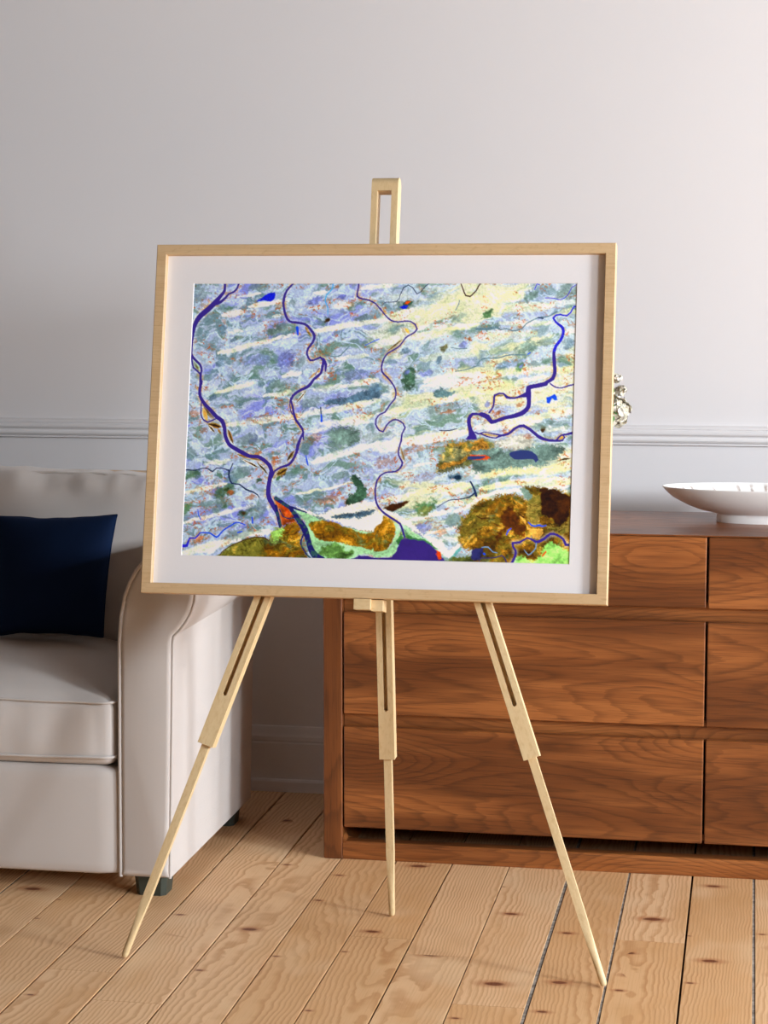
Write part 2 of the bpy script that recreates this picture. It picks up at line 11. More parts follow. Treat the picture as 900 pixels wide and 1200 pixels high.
ART_STREAKS=[['w',[119,40],[182,28],7.8,0.8],['w',[84,87],[139,78],17.9,0.85],['w',[153,64],[235,51],12.0,1],['w',[104,131],[138,126],12.0,0.6],['y',[76,186],[239,146],13.2,0.9],['w',[5,105],[23,84],12.0,0.9],['w',[218,90],[236,87],9.0,0.6],['w',[44,211],[68,206],7.5,0.5],['y',[75,288],[171,263],13.8,0.9],['y',[109,370],[248,355],16.7,0.75],['w',[200,296],[245,290],9.0,0.8],['y',[56,475],[120,462],12.0,0.6],['w',[312,68],[345,65],10.8,0.7],['w',[322,28],[355,25],12.0,0.6],['w',[381,61],[419,58],17.9,0.7],['y',[329,127],[496,99],16.1,1],['w',[228,148],[278,136],10.2,0.9],['w',[250,245],[295,233],14.9,0.8],['y',[386,199],[469,188],10.8,0.7],['w',[445,17],[492,12],14.9,0.6],['y',[424,258],[501,249],6.0,0.7],['w',[223,54],[235,49],12.0,0.6],['y',[234,296],[273,285],12.0,0.8],['y',[333,278],[401,269],17.9,0.6],['w',[401,272],[502,253],12.0,0.9],['y',[237,355],[362,331],14.9,0.8],['y',[362,337],[503,303],17.9,0.9],['y',[404,356],[490,343],14.9,0.8],['w',[357,367],[476,357],17.9,0.7],['w',[328,388],[381,375],12.0,0.5],['w',[337,464],[508,412],20.9,0.8],['y',[481,12],[541,9],12.0,0.6],['y',[508,92],[690,62],32.9,0.7],['y',[675,121],[750,109],14.9,0.8],['y',[587,142],[652,136],23.9,0.5],['y',[695,38],[748,41],17.9,0.6],['w',[487,166],[546,142],20.9,0.6],['y',[607,198],[753,182],20.9,0.4],['w',[620,254],[754,232],20.9,0.8],['w',[485,104],[514,95],14.9,0.7],['w',[595,118],[668,115],14.9,0.6],['y',[744,47],[860,35],32.9,0.75],['y',[789,70],[936,61],26.9,0.7],['y',[747,141],[892,132],26.9,0.45],['y',[804,106],[932,105],17.9,0.5],['y',[750,238],[952,219],23.9,0.75],['y',[855,252],[924,242],12.0,0.7],['y',[953,227],[1010,215],20.9,0.8],['w',[973,131],[999,119],17.9,0.8],['w',[930,55],[994,52],14.9,0.6],['y',[520,338],[657,302],22.7,1],['y',[658,305],[756,282],20.9,0.95],['w',[615,270],[755,248],23.9,0.7],['w',[497,427],[564,414],32.9,0.9],['w',[573,411],[730,383],26.9,0.95],['y',[637,393],[730,383],14.9,0.6],['w',[596,469],[640,460],7.2,0.9],['w',[523,335],[553,341],17.9,0.6],['w',[496,256],[536,279],12.0,0.5],['y',[751,260],[879,253],14.9,0.8],['y',[752,282],[876,260],17.9,0.7],['w',[755,371],[916,348],26.9,1],['y',[812,358],[999,327],17.9,0.8],['y',[938,328],[998,318],14.9,0.9],['y',[759,490],[902,470],23.9,0.9],['y',[903,479],[1005,463],23.9,0.9],['w',[917,371],[1000,370],14.9,0.5],['w',[901,409],[1001,419],12.0,0.5],['w',[786,440],[814,422],9.0,0.3],['w',[959,443],[999,437],9.0,0.7],['w',[829,416],[860,407],7.2,0.8],['w',[802,294],[822,288],9.0,0.5],['w',[891,276],[914,264],14.9,0.4],['y',[-4,548],[116,522],10.2,0.85],['w',[0,626],[185,577],10.8,0.95],['y',[1,706],[129,671],23.9,1],['w',[76,701],[117,668],12.0,0.8],['w',[123,671],[183,649],17.9,1],['w',[177,652],[239,642],17.9,1],['w',[224,578],[244,612],9.0,0.5],['w',[146,517],[176,508],17.9,0.5],['y',[299,545],[446,515],6.6,0.9],['y',[434,503],[449,515],6.0,0.6],['w',[406,676],[376,674],3.0,0.3],['y',[514,563],[599,543],13.2,1],['y',[599,543],[683,519],17.9,1],['y',[666,534],[744,518],26.9,0.9],['y',[665,525],[729,513],12.0,0.8],['w',[592,607],[696,580],10.8,0.95],['y',[690,566],[725,559],17.9,0.7],['w',[702,584],[765,556],9.0,0.95],['w',[634,644],[712,619],9.0,0.9],['w',[664,647],[704,623],12.0,0.5],['y',[559,586],[596,556],12.0,0.4],['w',[670,653],[711,655],17.9,0.6],['w',[728,487],[763,483],17.9,0.6],['y',[752,480],[867,470],17.9,0.8],['y',[752,498],[896,481],12.0,0.6],['y',[867,476],[996,468],14.9,0.9],['y',[768,524],[897,501],14.9,0.95],['y',[868,507],[1000,502],26.9,1],['w',[754,553],[794,538],10.8,0.9],['w',[794,536],[875,526],12.0,0.95],['w',[875,536],[892,542],7.2,0.9],['w',[869,522],[1000,517],7.2,0.8],['w',[972,520],[1004,545],7.2,0.8]]

# ---- painted print: a false-colour river-plain picture computed as pigment values on a fine grid
ART_COL={'p':(74,62,136),'b':(62,62,186),'B':(45,95,230),'k':(42,58,92),'c':(95,165,225),'c2':(120,150,180),'g':(110,135,145),'n':(70,45,30),'n2':(80,55,30),'p2':(70,65,110),'d':(52,52,110),
'olive':(124,128,98),'gg':(116,138,132),'ochre2':(184,144,78),'gr':(188,190,180),'dk':(98,122,140),'dgreen':(72,98,82),'gb':(110,138,142),'white':(250,248,228),'ochreg':(134,132,70),'ochre':(146,110,38),
'lgreen':(150,190,110),'orange':(180,98,52),'pale':(164,206,164),'mgreen':(96,128,78),'dgreen2':(72,120,78),'sea':(72,58,122),'teal':(110,160,160),'red':(204,88,44),'dkgr':(92,98,56),'ochre3':(138,106,44),
'oliveg':(134,120,62),'gb2':(128,150,140),'olive2':(158,142,82),'brown':(64,42,12),'brown2':(86,56,14),'tan':(212,170,96),'bright':(152,206,120),'sea2':(66,68,116),'lake':(66,76,120),'Bl':(38,90,240),'lakeb':(38,52,190),
'red2':(200,90,30),'bl':(136,146,204),'pu':(120,128,190),'orangeb':(172,112,74),'green':(84,118,84),'dkb':(36,60,80)}
def make_art(W,Hh):
    import numpy as np
    rng=np.random.RandomState(7)
    S=W/1000.0
    X,Y=np.meshgrid((np.arange(W)+.5)/S,(np.arange(Hh)+.5)/S)
    X=X.astype(np.float32);Y=Y.astype(np.float32)
    def vn(x,y,seed):
        r=np.random.RandomState(seed); G=r.rand(256,256).astype(np.float32)
        xi=np.floor(x).astype(np.int32);yi=np.floor(y).astype(np.int32)
        fx=x-xi;fy=y-yi; fx=fx*fx*(3-2*fx);fy=fy*fy*(3-2*fy)
        a=G[yi&255,xi&255];b=G[yi&255,(xi+1)&255];c=G[(yi+1)&255,xi&255];d=G[(yi+1)&255,(xi+1)&255]
        return (a+(b-a)*fx)*(1-fy)+(c+(d-c)*fx)*fy
    def fb(x,y,seed,o=4,g=.55):
        s=0;a=1;t=0
        for i in range(o):
            s=s+a*vn(x*2**i+17.3*i,y*2**i+9.1*i,seed+i);t+=a;a*=g
        return s/t
    sm=lambda a,b,v:np.clip((v-a)/(b-a),0,1)**2*(3-2*np.clip((v-a)/(b-a),0,1))
    mix=lambda A,B,t:A+(B-A)*t[...,None]
    col=lambda c:np.array(ART_COL.get(c,c) if isinstance(c,str) else c,np.float32)
    al=-.2
    ca,sa=np.cos(al),np.sin(al)
    U=X*ca+Y*sa; V=-X*sa+Y*ca
    wx=(fb(X/60,Y/60,1)-.5)*70; wy=(fb(X/60,Y/60,11)-.5)*50
    wx2=(fb(X/14,Y/14,21,3)-.5)*14; wy2=(fb(X/14,Y/14,31,3)-.5)*14
    n1=fb((U+wx)/110,(V+wy)/38,41,5); n2=fb((U+wx*1.3)/45,(V+wy*1.3)/22,51,5); n3=fb(X/7,Y/7,61,3); n4=fb((U+wx)/22,(V+wy)/10,71,4)
    fine=fb(X/3.2,Y/3.2,81,2)
    ridge=1-np.abs(fb((X+wx*1.6)/55,(Y+wy*1.6)/40,91,4)-.5)*2
    right=sm(380,640,X+ (n1-.5)*300)
    I=np.zeros((Hh,W,3),np.float32)+col((170,184,208))
    I=mix(I,col((190,206,208)),right*.75)
    I=mix(I,col((136,144,208)),sm(.48,.66,n1)*(1-right*.65)*.9)
    I=mix(I,col((112,138,144)),sm(.48,.66,n2)*(.85-.3*right))
    I=mix(I,col((98,128,106)),sm(.56,.72,fb((U+wx)/60,(V+wy)/30,131,4))*.65)
    I=mix(I,col((204,222,246)),sm(.86,.985,ridge)*.7)
    I=mix(I,col((206,214,238)),sm(.54,.7,n4)*.55)
    I=mix(I,col((226,226,184)),sm(.5,.68,fb((U+wx)/120,(V+wy)/30,141,5))*right*.75)
    # streaks
    wX=X+wx*.12+wx2*.5; wY=Y+wy*.14+wy2*.55
    for k,a,b,w,al_ in ART_STREAKS:
        r=w*.5; pad=w+14
        x0=max(0,int((min(a[0],b[0])-pad)*S));x1=min(W,int((max(a[0],b[0])+pad)*S));y0=max(0,int((min(a[1],b[1])-pad)*S));y1=min(Hh,int((max(a[1],b[1])+pad)*S))
        if x1<=x0 or y1<=y0: continue
        sl=(slice(y0,y1),slice(x0,x1)); px=wX[sl]-a[0];py=wY[sl]-a[1]; dx=b[0]-a[0];dy=b[1]-a[1]
        t=np.clip((px*dx+py*dy)/(dx*dx+dy*dy),0,1); d=np.hypot(px-t*dx,py-t*dy)
        rr=r*(1.02-.5*np.abs(2*t-1)**3)
        m=(1-sm(rr*.55,rr*1.15+1,d))*al_
        m=m*(.62+.70*sm(.3,.7,n4[sl]*.5+n2[sl]*.5))
        c=mix(np.zeros(px.shape+(3,),np.float32)+col((250,250,244) if k=='w' else (238,241,210-int(26*min(1,max(0,(a[0]-300)/400))))),col((255,255,250)),sm(.45,.75,n4[sl]))
        c=mix(c,col((196,206,168)),sm(.52,.72,n3[sl])*.55)
        I[sl]=mix(I[sl],c,np.clip(m*.92,0,1))
    # orange and dark fine speckle
    omask=sm(.54,.68,fb((X+wx)/40,(Y+wy)/28,151,3))
    I=mix(I,col((178,98,56)),sm(.58,.72,fb((X+wx2)/5,(Y+wy2)/4,161,3))*omask*.7)
    I=mix(I,col((150,120,80)),sm(.6,.7,fb(X/9,Y/6,171,2))*omask*.4)
    fr2=1-np.abs(fb((U+wx*1.2)/26,(V+wy*1.2)/12,211,3)-.5)*2
    nb=fb((X+wx)/30,(Y+wy)/22,221,4)
    def blob(c,m,var,sl):
        base=np.zeros(m.shape+(3,),np.float32)+col(c)
        v=(n2[sl]-.5)*2*var*2.0+(n3[sl]-.5)*var*1.5+(n4[sl]-.5)*var*1.5
        if isinstance(c,str) and (c.startswith('ochre') or c.startswith('olive')):
            base=mix(base,col((98,100,52)),sm(.46,.62,n4[sl])*.6)
            base=mix(base,col((206,164,92)),sm(.54,.68,n2[sl]*.6+n3[sl]*.4)*.4)
            base=mix(base,col((62,48,18)),sm(.93,.985,fr2[sl])*.5)
            base=mix(base,col((96,124,110)),sm(.62,.74,nb[sl])*.5)
        base=base*(1+v)[...,None]
        I[sl]=mix(I[sl],base,np.clip(m,0,1))
    for c,x,y,rx,ry,a,rot in ART_ELLS:
        pad=1.7
        x0=max(0,int((x-rx*pad)*S));x1=min(W,int((x+rx*pad)*S)+1);y0=max(0,int((y-ry*pad)*S));y1=min(Hh,int((y+ry*pad)*S)+1)
        if x1<=x0 or y1<=y0: continue
        sl=(slice(y0,y1),slice(x0,x1))
        q=np.hypot((X[sl]+wx2[sl]*.8-x+(y-Y[sl])*-.0)/rx,(Y[sl]+wy2[sl]*.8+(X[sl]-x)*.2-y)/ry)+(n3[sl]-.5)*.8+(n4[sl]-.5)*.8
        m=(1-sm(.55,1.15,q))*a
        if c=='orangeb': m=m*sm(.36,.6,fb(X[sl]/6,Y[sl]/5,181,2)+(1-q)*.25)
        blob(c,m,.18,sl)
    def inpoly(pts,px,py):
        ins=np.zeros(px.shape,bool);n=len(pts)
        for i in range(n):
            xa,ya=pts[i];xb,yb=pts[(i+1)%n]
            if ya==yb: continue
            ins^=((ya>py)!=(yb>py))&(px<(xb-xa)*(py-ya)/(yb-ya)+xa)
        return ins
    def seg(pts,px,py,closed=True):
        d=np.full(px.shape,1e9,np.float32);n=len(pts)
        for i in range(n if closed else n-1):
            a=pts[i];b=pts[(i+1)%n];dx=b[0]-a[0];dy=b[1]-a[1]
            t=np.clip(((px-a[0])*dx+(py-a[1])*dy)/(dx*dx+dy*dy+1e-6),0,1)
            d=np.minimum(d,np.hypot(px-a[0]-t*dx,py-a[1]-t*dy))
        return d
    def smooth(pts,closed):
        P=np.array(pts,float);n=len(P);out=[]
        rng_=range(n) if closed else range(n-1)
        for i in rng_:
            if closed: p0,p1,p2,p3=P[i-1],P[i],P[(i+1)%n],P[(i+2)%n]
            else: p0,p1,p2,p3=P[max(i-1,0)],P[i],P[i+1],P[min(i+2,n-1)]
            m=max(1,min(5,int(np.hypot(*(p2-p1)[:2])/7)))
            for k in range(m):
                t=k/m; out.append(.5*((2*p1)+(p2-p0)*t+(2*p0-5*p1+4*p2-p3)*t*t+(3*p1-p0-3*p2+p3)*t**3))
        if not closed: out.append(P[-1])
        return np.array(out)
    def do_poly(c,pts,soft,var):
        pts=smooth(pts,True); pad=soft*2+8
        x0=max(0,int((pts[:,0].min()-pad)*S));x1=min(W,int((pts[:,0].max()+pad)*S)+1);y0=max(0,int((pts[:,1].min()-pad)*S));y1=min(Hh,int((pts[:,1].max()+pad)*S)+1)
        if x1<=x0 or y1<=y0: return
        sl=(slice(y0,y1),slice(x0,x1)); k=min(1,soft*.22) if soft>1.3 else .04
        px=X[sl]+wx2[sl]*k;py=Y[sl]+wy2[sl]*k
        d=seg(pts,px,py); d=np.where(inpoly(pts,px,py),d,-d)
        d=d+(fine[sl]-.5)*soft*2.2
        blob(c,sm(-soft*.6-.5,soft*.6+.5,d),var,sl)
    nl=[q for q in ART_POLYS if q[0] not in('lake','Bl','lakeb','red','red2','sea2')]
    late=[q for q in ART_POLYS if q[0] in('lake','Bl','lakeb','red','red2','sea2')]
    # ground below rivers' margins
    for q in nl:
        if not(q[0]=='p'): do_poly(*q)
    # rivers: pale and ochre banks first, water after
    for ph in (0,1):
        for c,pts in ART_LINES:
            P=smooth(pts,False); wmax=P[:,2].max(); mg=9 if c=='p' else 4.5
            for i in range(len(P)-1):
                a=P[i];b=P[i+1];pad=wmax*.5+(mg*1.5 if ph==0 else 3)
                x0=max(0,int((min(a[0],b[0])-pad)*S));x1=min(W,int((max(a[0],b[0])+pad)*S)+1);y0=max(0,int((min(a[1],b[1])-pad)*S));y1=min(Hh,int((max(a[1],b[1])+pad)*S)+1)
                if x1<=x0 or y1<=y0: continue
                sl=(slice(y0,y1),slice(x0,x1)); kk=.10
                px=X[sl]+wx2[sl]*kk-a[0];py=Y[sl]+wy2[sl]*kk-a[1];dx=b[0]-a[0];dy=b[1]-a[1]
                t=np.clip((px*dx+py*dy)/(dx*dx+dy*dy+1e-6),0,1); d=np.hypot(px-t*dx,py-t*dy)-(a[2]+(b[2]-a[2])*t)*.5
                if ph==0:
                    if c in('p','b') or c=='B':
                        m=(1-sm(1,mg,d+(n3[sl]-.5)*6))*.16
                        cc=mix(np.zeros(px.shape+(3,),np.float32)+col((222,228,244)),col((196,158,84)),sm(.5,.6,n4[sl])*.95)
                        I[sl]=mix(I[sl],cc,m*(1.2 if c=='p' else .8))
                else:
                    m=1-sm(-.55,.75,d)
                    base=np.zeros(px.shape+(3,),np.float32)+col(c)
                    if c=='d': base=mix(base,col((70,110,90)),sm(.5,.6,n3[sl])*.7)
                    I[sl]=mix(I[sl],base,m)
        if ph==0:
            pass
    for q in nl:
        if q[0]=='p': do_poly(*q)
    for q in late: do_poly(*q)
    # fine grain of the print: white and dark flecks outside water
    water=np.abs(I-col('p')).sum(2)<44
    g=(fine-.5)*.22+(n3-.5)*.10
    g=np.where(water,g*.1,g)
    I=I*(1+g)[...,None]+np.where(water,0,sm(.66,.85,fb(X/4,Y/3,191,2))*26*sm(700*.9,300,Y*.9))[...,None]
    L_=I.mean(2,keepdims=True); I=L_+(I-L_)*1.16; I=(I-128)*1.3+130
    return np.clip(I,0,255)/255.0

# ------------------------------------------------------------------ helpers
def lin(r,g,b):
    f=lambda c:(c/255/12.92) if c/255<=.04045 else ((c/255+.055)/1.055)**2.4
    return (f(r),f(g),f(b),1)
class NT:
    """small node-tree writer"""
    def __init__(s,name):
        s.m=bpy.data.materials.new(name); s.m.use_nodes=True; s.t=s.m.node_tree; s.t.nodes.clear()
        s.out=s.n('ShaderNodeOutputMaterial'); s.b=s.n('ShaderNodeBsdfPrincipled'); s.l(s.b.outputs[0],s.out.inputs[0])
    def n(s,t,**k):
        x=s.t.nodes.new(t)
        for a,v in k.items(): setattr(x,a,v)
        return x
    def l(s,a,b): s.t.links.new(a,b)
    def put(s,sock,v):
        if hasattr(v,'node'): s.l(v,sock)
        elif v is not None: sock.default_value=v
    def attr(s,name,out='Vector'): return s.n('ShaderNodeAttribute',attribute_name=name).outputs[out]
    def math(s,op,a,b=None,c=None):
        x=s.n('ShaderNodeMath',operation=op); s.put(x.inputs[0],a)
        if b is not None: s.put(x.inputs[1],b)
        if c is not None: s.put(x.inputs[2],c)
        return x.outputs[0]
    def vmul(s,v,k,add=(0,0,0)):
        x=s.n('ShaderNodeVectorMath',operation='MULTIPLY_ADD'); s.put(x.inputs[0],v); x.inputs[1].default_value=k; s.put(x.inputs[2],add); return x.outputs[0]
    def vadd(s,a,b):
        x=s.n('ShaderNodeVectorMath',operation='ADD'); s.put(x.inputs[0],a); s.put(x.inputs[1],b); return x.outputs[0]
    def noise(s,v,scale,detail=2,rough=.5,dist=0,out=0):
        x=s.n('ShaderNodeTexNoise'); s.put(x.inputs['Vector'],v); x.inputs['Scale'].default_value=scale; x.inputs['Detail'].default_value=detail
        x.inputs['Roughness'].default_value=rough; x.inputs['Distortion'].default_value=dist; return x.outputs[out]
    def rng(s,v,a,b,c=0,d=1,smooth=True):
        x=s.n('ShaderNodeMapRange',interpolation_type='SMOOTHSTEP' if smooth else 'LINEAR'); s.put(x.inputs[0],v)
        for i,q in enumerate((a,b,c,d)): x.inputs[1+i].default_value=q
        return x.outputs[0]
    def mix(s,A,B,f,mode='MIX'):
        x=s.n('ShaderNodeMix',data_type='RGBA',blend_type=mode); s.put(x.inputs[0],f); s.put(x.inputs[6],A); s.put(x.inputs[7],B); return x.outputs[2]
    def sep(s,v):
        x=s.n('ShaderNodeSeparateXYZ'); s.put(x.inputs[0],v); return x.outputs
    def comb(s,x_,y_,z_):
        x=s.n('ShaderNodeCombineXYZ'); s.put(x.inputs[0],x_); s.put(x.inputs[1],y_); s.put(x.inputs[2],z_); return x.outputs[0]
    def bump(s,h,strength,dist=.001):
        x=s.n('ShaderNodeBump'); x.inputs['Strength'].default_value=strength; x.inputs['Distance'].default_value=dist; s.put(x.inputs['Height'],h); s.l(x.outputs[0],s.b.inputs['Normal'])
    def set(s,color=None,rough=None,spec=None,**k):
        if color is not None: s.put(s.b.inputs['Base Color'],color)
        if rough is not None: s.put(s.b.inputs['Roughness'],rough)
        if spec is not None: s.b.inputs['Specular IOR Level'].default_value=spec
        for a,v in k.items(): s.put(s.b.inputs[a.replace('_',' ')],v)
        return s.m
def objpos(t): return t.n('ShaderNodeTexCoord').outputs['Object']
# ------------------------------------------------------------------ materials
def mat_wall():
    t=NT('wall paint'); v=objpos(t)
    n=t.noise(v,260,3,.6); n2=t.noise(v,1.3,2)
    c=t.mix(lin(*WALL),lin(WALL[0]-4,WALL[1]-4,WALL[2]-3),n2)
    t.bump(n,.12,.0006); return t.set(c,.6,.3)
def mat_trim():
    t=NT('satin trim paint'); n=t.noise(objpos(t),90,2); t.bump(n,.05,.0005)
    return t.set(lin(WALL[0],WALL[1],WALL[2]),.42,.4)
def mat_floor():
    t=NT('worn pine boards'); g=t.attr('gp'); r=t.attr('rnd','Fac'); x,y,z=t.sep(g)
    ro=t.math('MULTIPLY',r,37.0)
    wv=t.noise(t.comb(t.math('MULTIPLY',y,6.5),t.math('MULTIPLY',x,.55),ro),1,1,.4)          # y across, x along
    w2=t.noise(t.comb(t.math('MULTIPLY',y,14),t.math('MULTIPLY',x,15),ro),1,2,.5)
    ph=t.math('ADD',t.math('MULTIPLY',wv,22.0),t.math('ADD',t.math('MULTIPLY',w2,1.5),t.math('MULTIPLY',y,85)))
    saw=t.math('FRACT',ph)
    ring=t.math('MULTIPLY',t.rng(saw,.30,.86),t.rng(saw,1.0,.88))
    fib=t.noise(t.comb(t.math('MULTIPLY',y,420),t.math('MULTIPLY',x,7),ro),1,2,.6)
    blot=t.noise(t.comb(t.math('MULTIPLY',y,7),t.math('MULTIPLY',x,2.5),t.math('ADD',ro,9)),1,3,.6)
    base=t.mix(lin(*PINE_A),lin(*PINE_B),t.rng(r,.1,.9))
    base=t.mix(base,lin(*PINE_C),t.math('MULTIPLY',t.rng(blot,.45,.72),.6))
    col=t.mix(base,lin(*PINE_D),t.math('MULTIPLY',ring,t.rng(blot,.2,.75,.72,.34)))
    col=t.mix(col,lin(*PINE_E),t.math('MULTIPLY',t.rng(fib,.5,.8),.28))
    pale=t.noise(t.comb(t.math('MULTIPLY',y,5),t.math('MULTIPLY',x,3.2),t.math('ADD',ro,21)),1,2,.5)
    col=t.mix(col,lin(232,200,160),t.math('MULTIPLY',t.rng(pale,.56,.75),.5))
    # spike knots: short dark marks lying across the boards
    kv=t.comb(t.math('MULTIPLY',y,7.0),t.math('MULTIPLY',x,5.2),ro)
    vo=t.n('ShaderNodeTexVoronoi',voronoi_dimensions='3D',feature='F1'); t.l(kv,vo.inputs['Vector']); vo.inputs['Scale'].default_value=1; vo.inputs['Randomness'].default_value=1
    px,py,pz=t.sep(vo.outputs['Position'])
    cr=t.sep(vo.outputs['Color'])
    dx=t.math('DIVIDE',t.math('SUBTRACT',t.math('MULTIPLY',y,7.0),px),7.0); dy=t.math('DIVIDE',t.math('SUBTRACT',t.math('MULTIPLY',x,5.2),py),5.2)
    dn=t.math('MULTIPLY',t.math('SUBTRACT',t.noise(g,60,2),.5),.007)
    dx=t.math('ADD',dx,dn); dy=t.math('ADD',dy,t.math('MULTIPLY',dn,.6))
    e=t.math('SQRT',t.math('ADD',t.math('POWER',t.math('DIVIDE',dx,.021),2),t.math('POWER',t.math('DIVIDE',dy,.0105),2)))
    sz=t.rng(cr[0],.45,1.0,.0,1.15,False)
    e=t.math('DIVIDE',e,t.math('MAXIMUM',sz,.001))
    col=t.mix(col,lin(176,112,70),t.math('MULTIPLY',t.rng(e,2.6,.9),.6))
    col=t.mix(col,lin(104,52,32),t.math('MULTIPLY',t.rng(e,1.15,.55),.9))
    t.bump(t.math('ADD',t.math('MULTIPLY',fib,.6),t.math('MULTIPLY',ring,.4)),.12,.0008)
    return t.set(col,t.rng(fib,.2,.8,.42,.6),.35)
def mat_filler():
    t=NT('grey gap filler'); n=t.noise(objpos(t),38,3,.6)
    return t.set(t.mix(lin(104,97,90),lin(166,158,148),t.rng(n,.3,.7)),.8,.2)
def mat_dark():
    t=NT('dark gap'); n=t.noise(objpos(t),90,2)
    return t.set(t.mix(lin(26,20,15),lin(48,36,28),n),.9,.1)
def mat_walnut():
    t=NT('oiled walnut'); g=t.attr('gp')
    gw=t.vadd(g,t.vmul(t.noise(t.vmul(g,(1.5,5,5)),1,2,.5,0,1),(.10,.030,.030)))
    vo=t.n('ShaderNodeTexVoronoi',feature='SMOOTH_F1'); t.l(t.vmul(gw,(1.5,4.6,2.6)),vo.inputs['Vector']); vo.inputs['Scale'].default_value=1; vo.inputs['Smoothness'].default_value=.4
    d=vo.outputs['Distance']
    eye=t.rng(d,.55,.0)
    lo=t.noise(t.vmul(gw,(.8,5.5,4.0)),1,1,.4,.15)
    mid=t.noise(t.vmul(g,(1.6,34,26)),1,3,.6)
    fib=t.noise(t.vmul(g,(11,380,380)),1,2,.6)
    f=t.math('ADD',t.math('ADD',t.math('MULTIPLY',lo,27.0),t.math('MULTIPLY',eye,7.5)),t.math('MULTIPLY',mid,1.5))
    saw=t.math('FRACT',f)
    band=t.math('POWER',saw,2.2)
    edge=t.math('MULTIPLY',t.rng(saw,.55,.93),t.rng(saw,1.0,.9))
    big=t.noise(t.vmul(gw,(1.1,7,4)),1,3,.55)
    c=t.mix(lin(*WAL_B),lin(*WAL_A),t.rng(mid,.3,.68))
    c=t.mix(c,lin(*WAL_C),t.math('MULTIPLY',t.rng(big,.38,.62),.85))
    c=t.mix(c,lin(*WAL_C),t.math('MULTIPLY',band,.35))
    c=t.mix(c,lin(*WAL_D),t.math('MULTIPLY',edge,t.rng(big,.3,.7,.14,.40)))
    c=t.mix(c,lin(*WAL_D),t.math('MULTIPLY',t.rng(fib,.46,.8),.62))
    kn=t.math('MULTIPLY',t.rng(d,.15,.03),t.rng(t.sep(vo.outputs['Color'])[0],.45,.6))
    c=t.mix(c,lin(40,20,11),t.math('MULTIPLY',kn,.8))
    t.bump(t.math('ADD',fib,t.math('MULTIPLY',edge,.5)),.10,.0006)
    return t.set(c,t.rng(fib,.2,.8,.30,.42),.5)
def mat_pale(name,a,b,c_,fs=(16,300,300),rough=.5):
    t=NT(name); g=t.attr('gp')
    lo=t.noise(t.vmul(g,(3,22,22)),1,3,.55); fib=t.noise(t.vmul(g,fs),1,2,.6); sp=t.noise(t.vmul(g,(60,130,130)),1,3,.65,.6)
    c=t.mix(lin(*a),lin(*b),t.rng(lo,.3,.7))
    c=t.mix(c,lin(*c_),t.math('MULTIPLY',t.rng(fib,.45,.8),.5))
    c=t.mix(c,lin(*c_),t.math('MULTIPLY',t.rng(sp,.52,.72),.35))
    t.bump(fib,.06,.0005); return t.set(c,rough,.35)
def mat_fabric(name,a,b,scale=900,rough=.9,sheen=.3,bs=.25):
    t=NT(name); v=objpos(t); n=t.noise(v,scale,2,.6); n2=t.noise(v,5,3)
    wx=t.n('ShaderNodeTexWave',wave_type='BANDS',bands_direction='X'); t.l(v,wx.inputs[0]); wx.inputs['Scale'].default_value=scale*.28
    wz=t.n('ShaderNodeTexWave',wave_type='BANDS',bands_direction='Z'); t.l(v,wz.inputs[0]); wz.inputs['Scale'].default_value=scale*.28
    h=t.math('ADD',t.math('MULTIPLY',wx.outputs['Fac'],wz.outputs['Fac']),n)
    c=t.mix(lin(*a),lin(*b),t.math('ADD',t.math('MULTIPLY',n,.6),t.math('MULTIPLY',n2,.4)))
    t.bump(h,bs,.0008); m=t.set(c,rough,.15)
    t.b.inputs['Sheen Weight'].default_value=sheen; t.b.inputs['Sheen Tint'].default_value=lin(*a); t.b.inputs['Sheen Roughness'].default_value=.5
    return m
def mat_plain(name,a,rough=.5,spec=.4,var=4,scale=40):
    t=NT(name); n=t.noise(objpos(t),scale,2)
    return t.set(t.mix(lin(*a),lin(*[max(0,q-var) for q in a]),n),rough,spec)
def mat_bowl():
    t=NT('white glazed bowl'); v=t.attr('gp'); x,y,z=t.sep(v)
    dots=t.math('MULTIPLY',t.rng(t.math('SINE',t.math('MULTIPLY',x,44)),.55,.98),t.math('MULTIPLY',t.rng(y,.80,.87),t.rng(y,.985,.94)))
    n=t.noise(objpos(t),70,2)
    c=t.mix(lin(240,238,236),lin(176,160,150),t.math('MULTIPLY',dots,t.rng(n,.35,.6)))
    return t.set(c,.4,.5)
def mat_petal():
    t=NT('dried cream petals'); n=t.noise(objpos(t),160,3,.6); n2=t.noise(objpos(t),45,2)
    c=t.mix(lin(224,218,204),lin(172,166,140),t.rng(n,.35,.7)); c=t.mix(c,lin(232,228,220),t.rng(n2,.5,.7))
    m=t.set(c,.8,.2); t.b.inputs['Subsurface Weight'].default_value=.3; t.b.inputs['Subsurface Radius'].default_value=(.01,.008,.005); return m
def mat_print():
    t=NT('printed paper'); c=t.n('ShaderNodeVertexColor',layer_name='pigment').outputs[0]
    n=t.noise(objpos(t),1400,2,.6)
    c2=t.mix(c,t.mix((0,0,0,1),(1,1,1,1),t.rng(n,.3,.7)),.045,'OVERLAY')
    return t.set(c2,.55,.25)
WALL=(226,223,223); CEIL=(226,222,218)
PINE_A=(230,190,146); PINE_B=(218,174,126); PINE_C=(205,154,100); PINE_D=(182,126,76); PINE_E=(174,124,78)
WAL_A=(144,84,42); WAL_B=(172,106,56); WAL_C=(100,54,25); WAL_D=(56,29,16)
EASEL_A=(226,202,158); EASEL_B=(218,190,144); EASEL_C=(198,164,114)
FRAME_A=(214,184,142); FRAME_B=(206,174,132); FRAME_C=(180,144,102)
SOFA_A=(212,205,200); SOFA_B=(202,194,188); NAVY_A=(8,34,72); NAVY_B=(4,18,42)
LAMPS={}
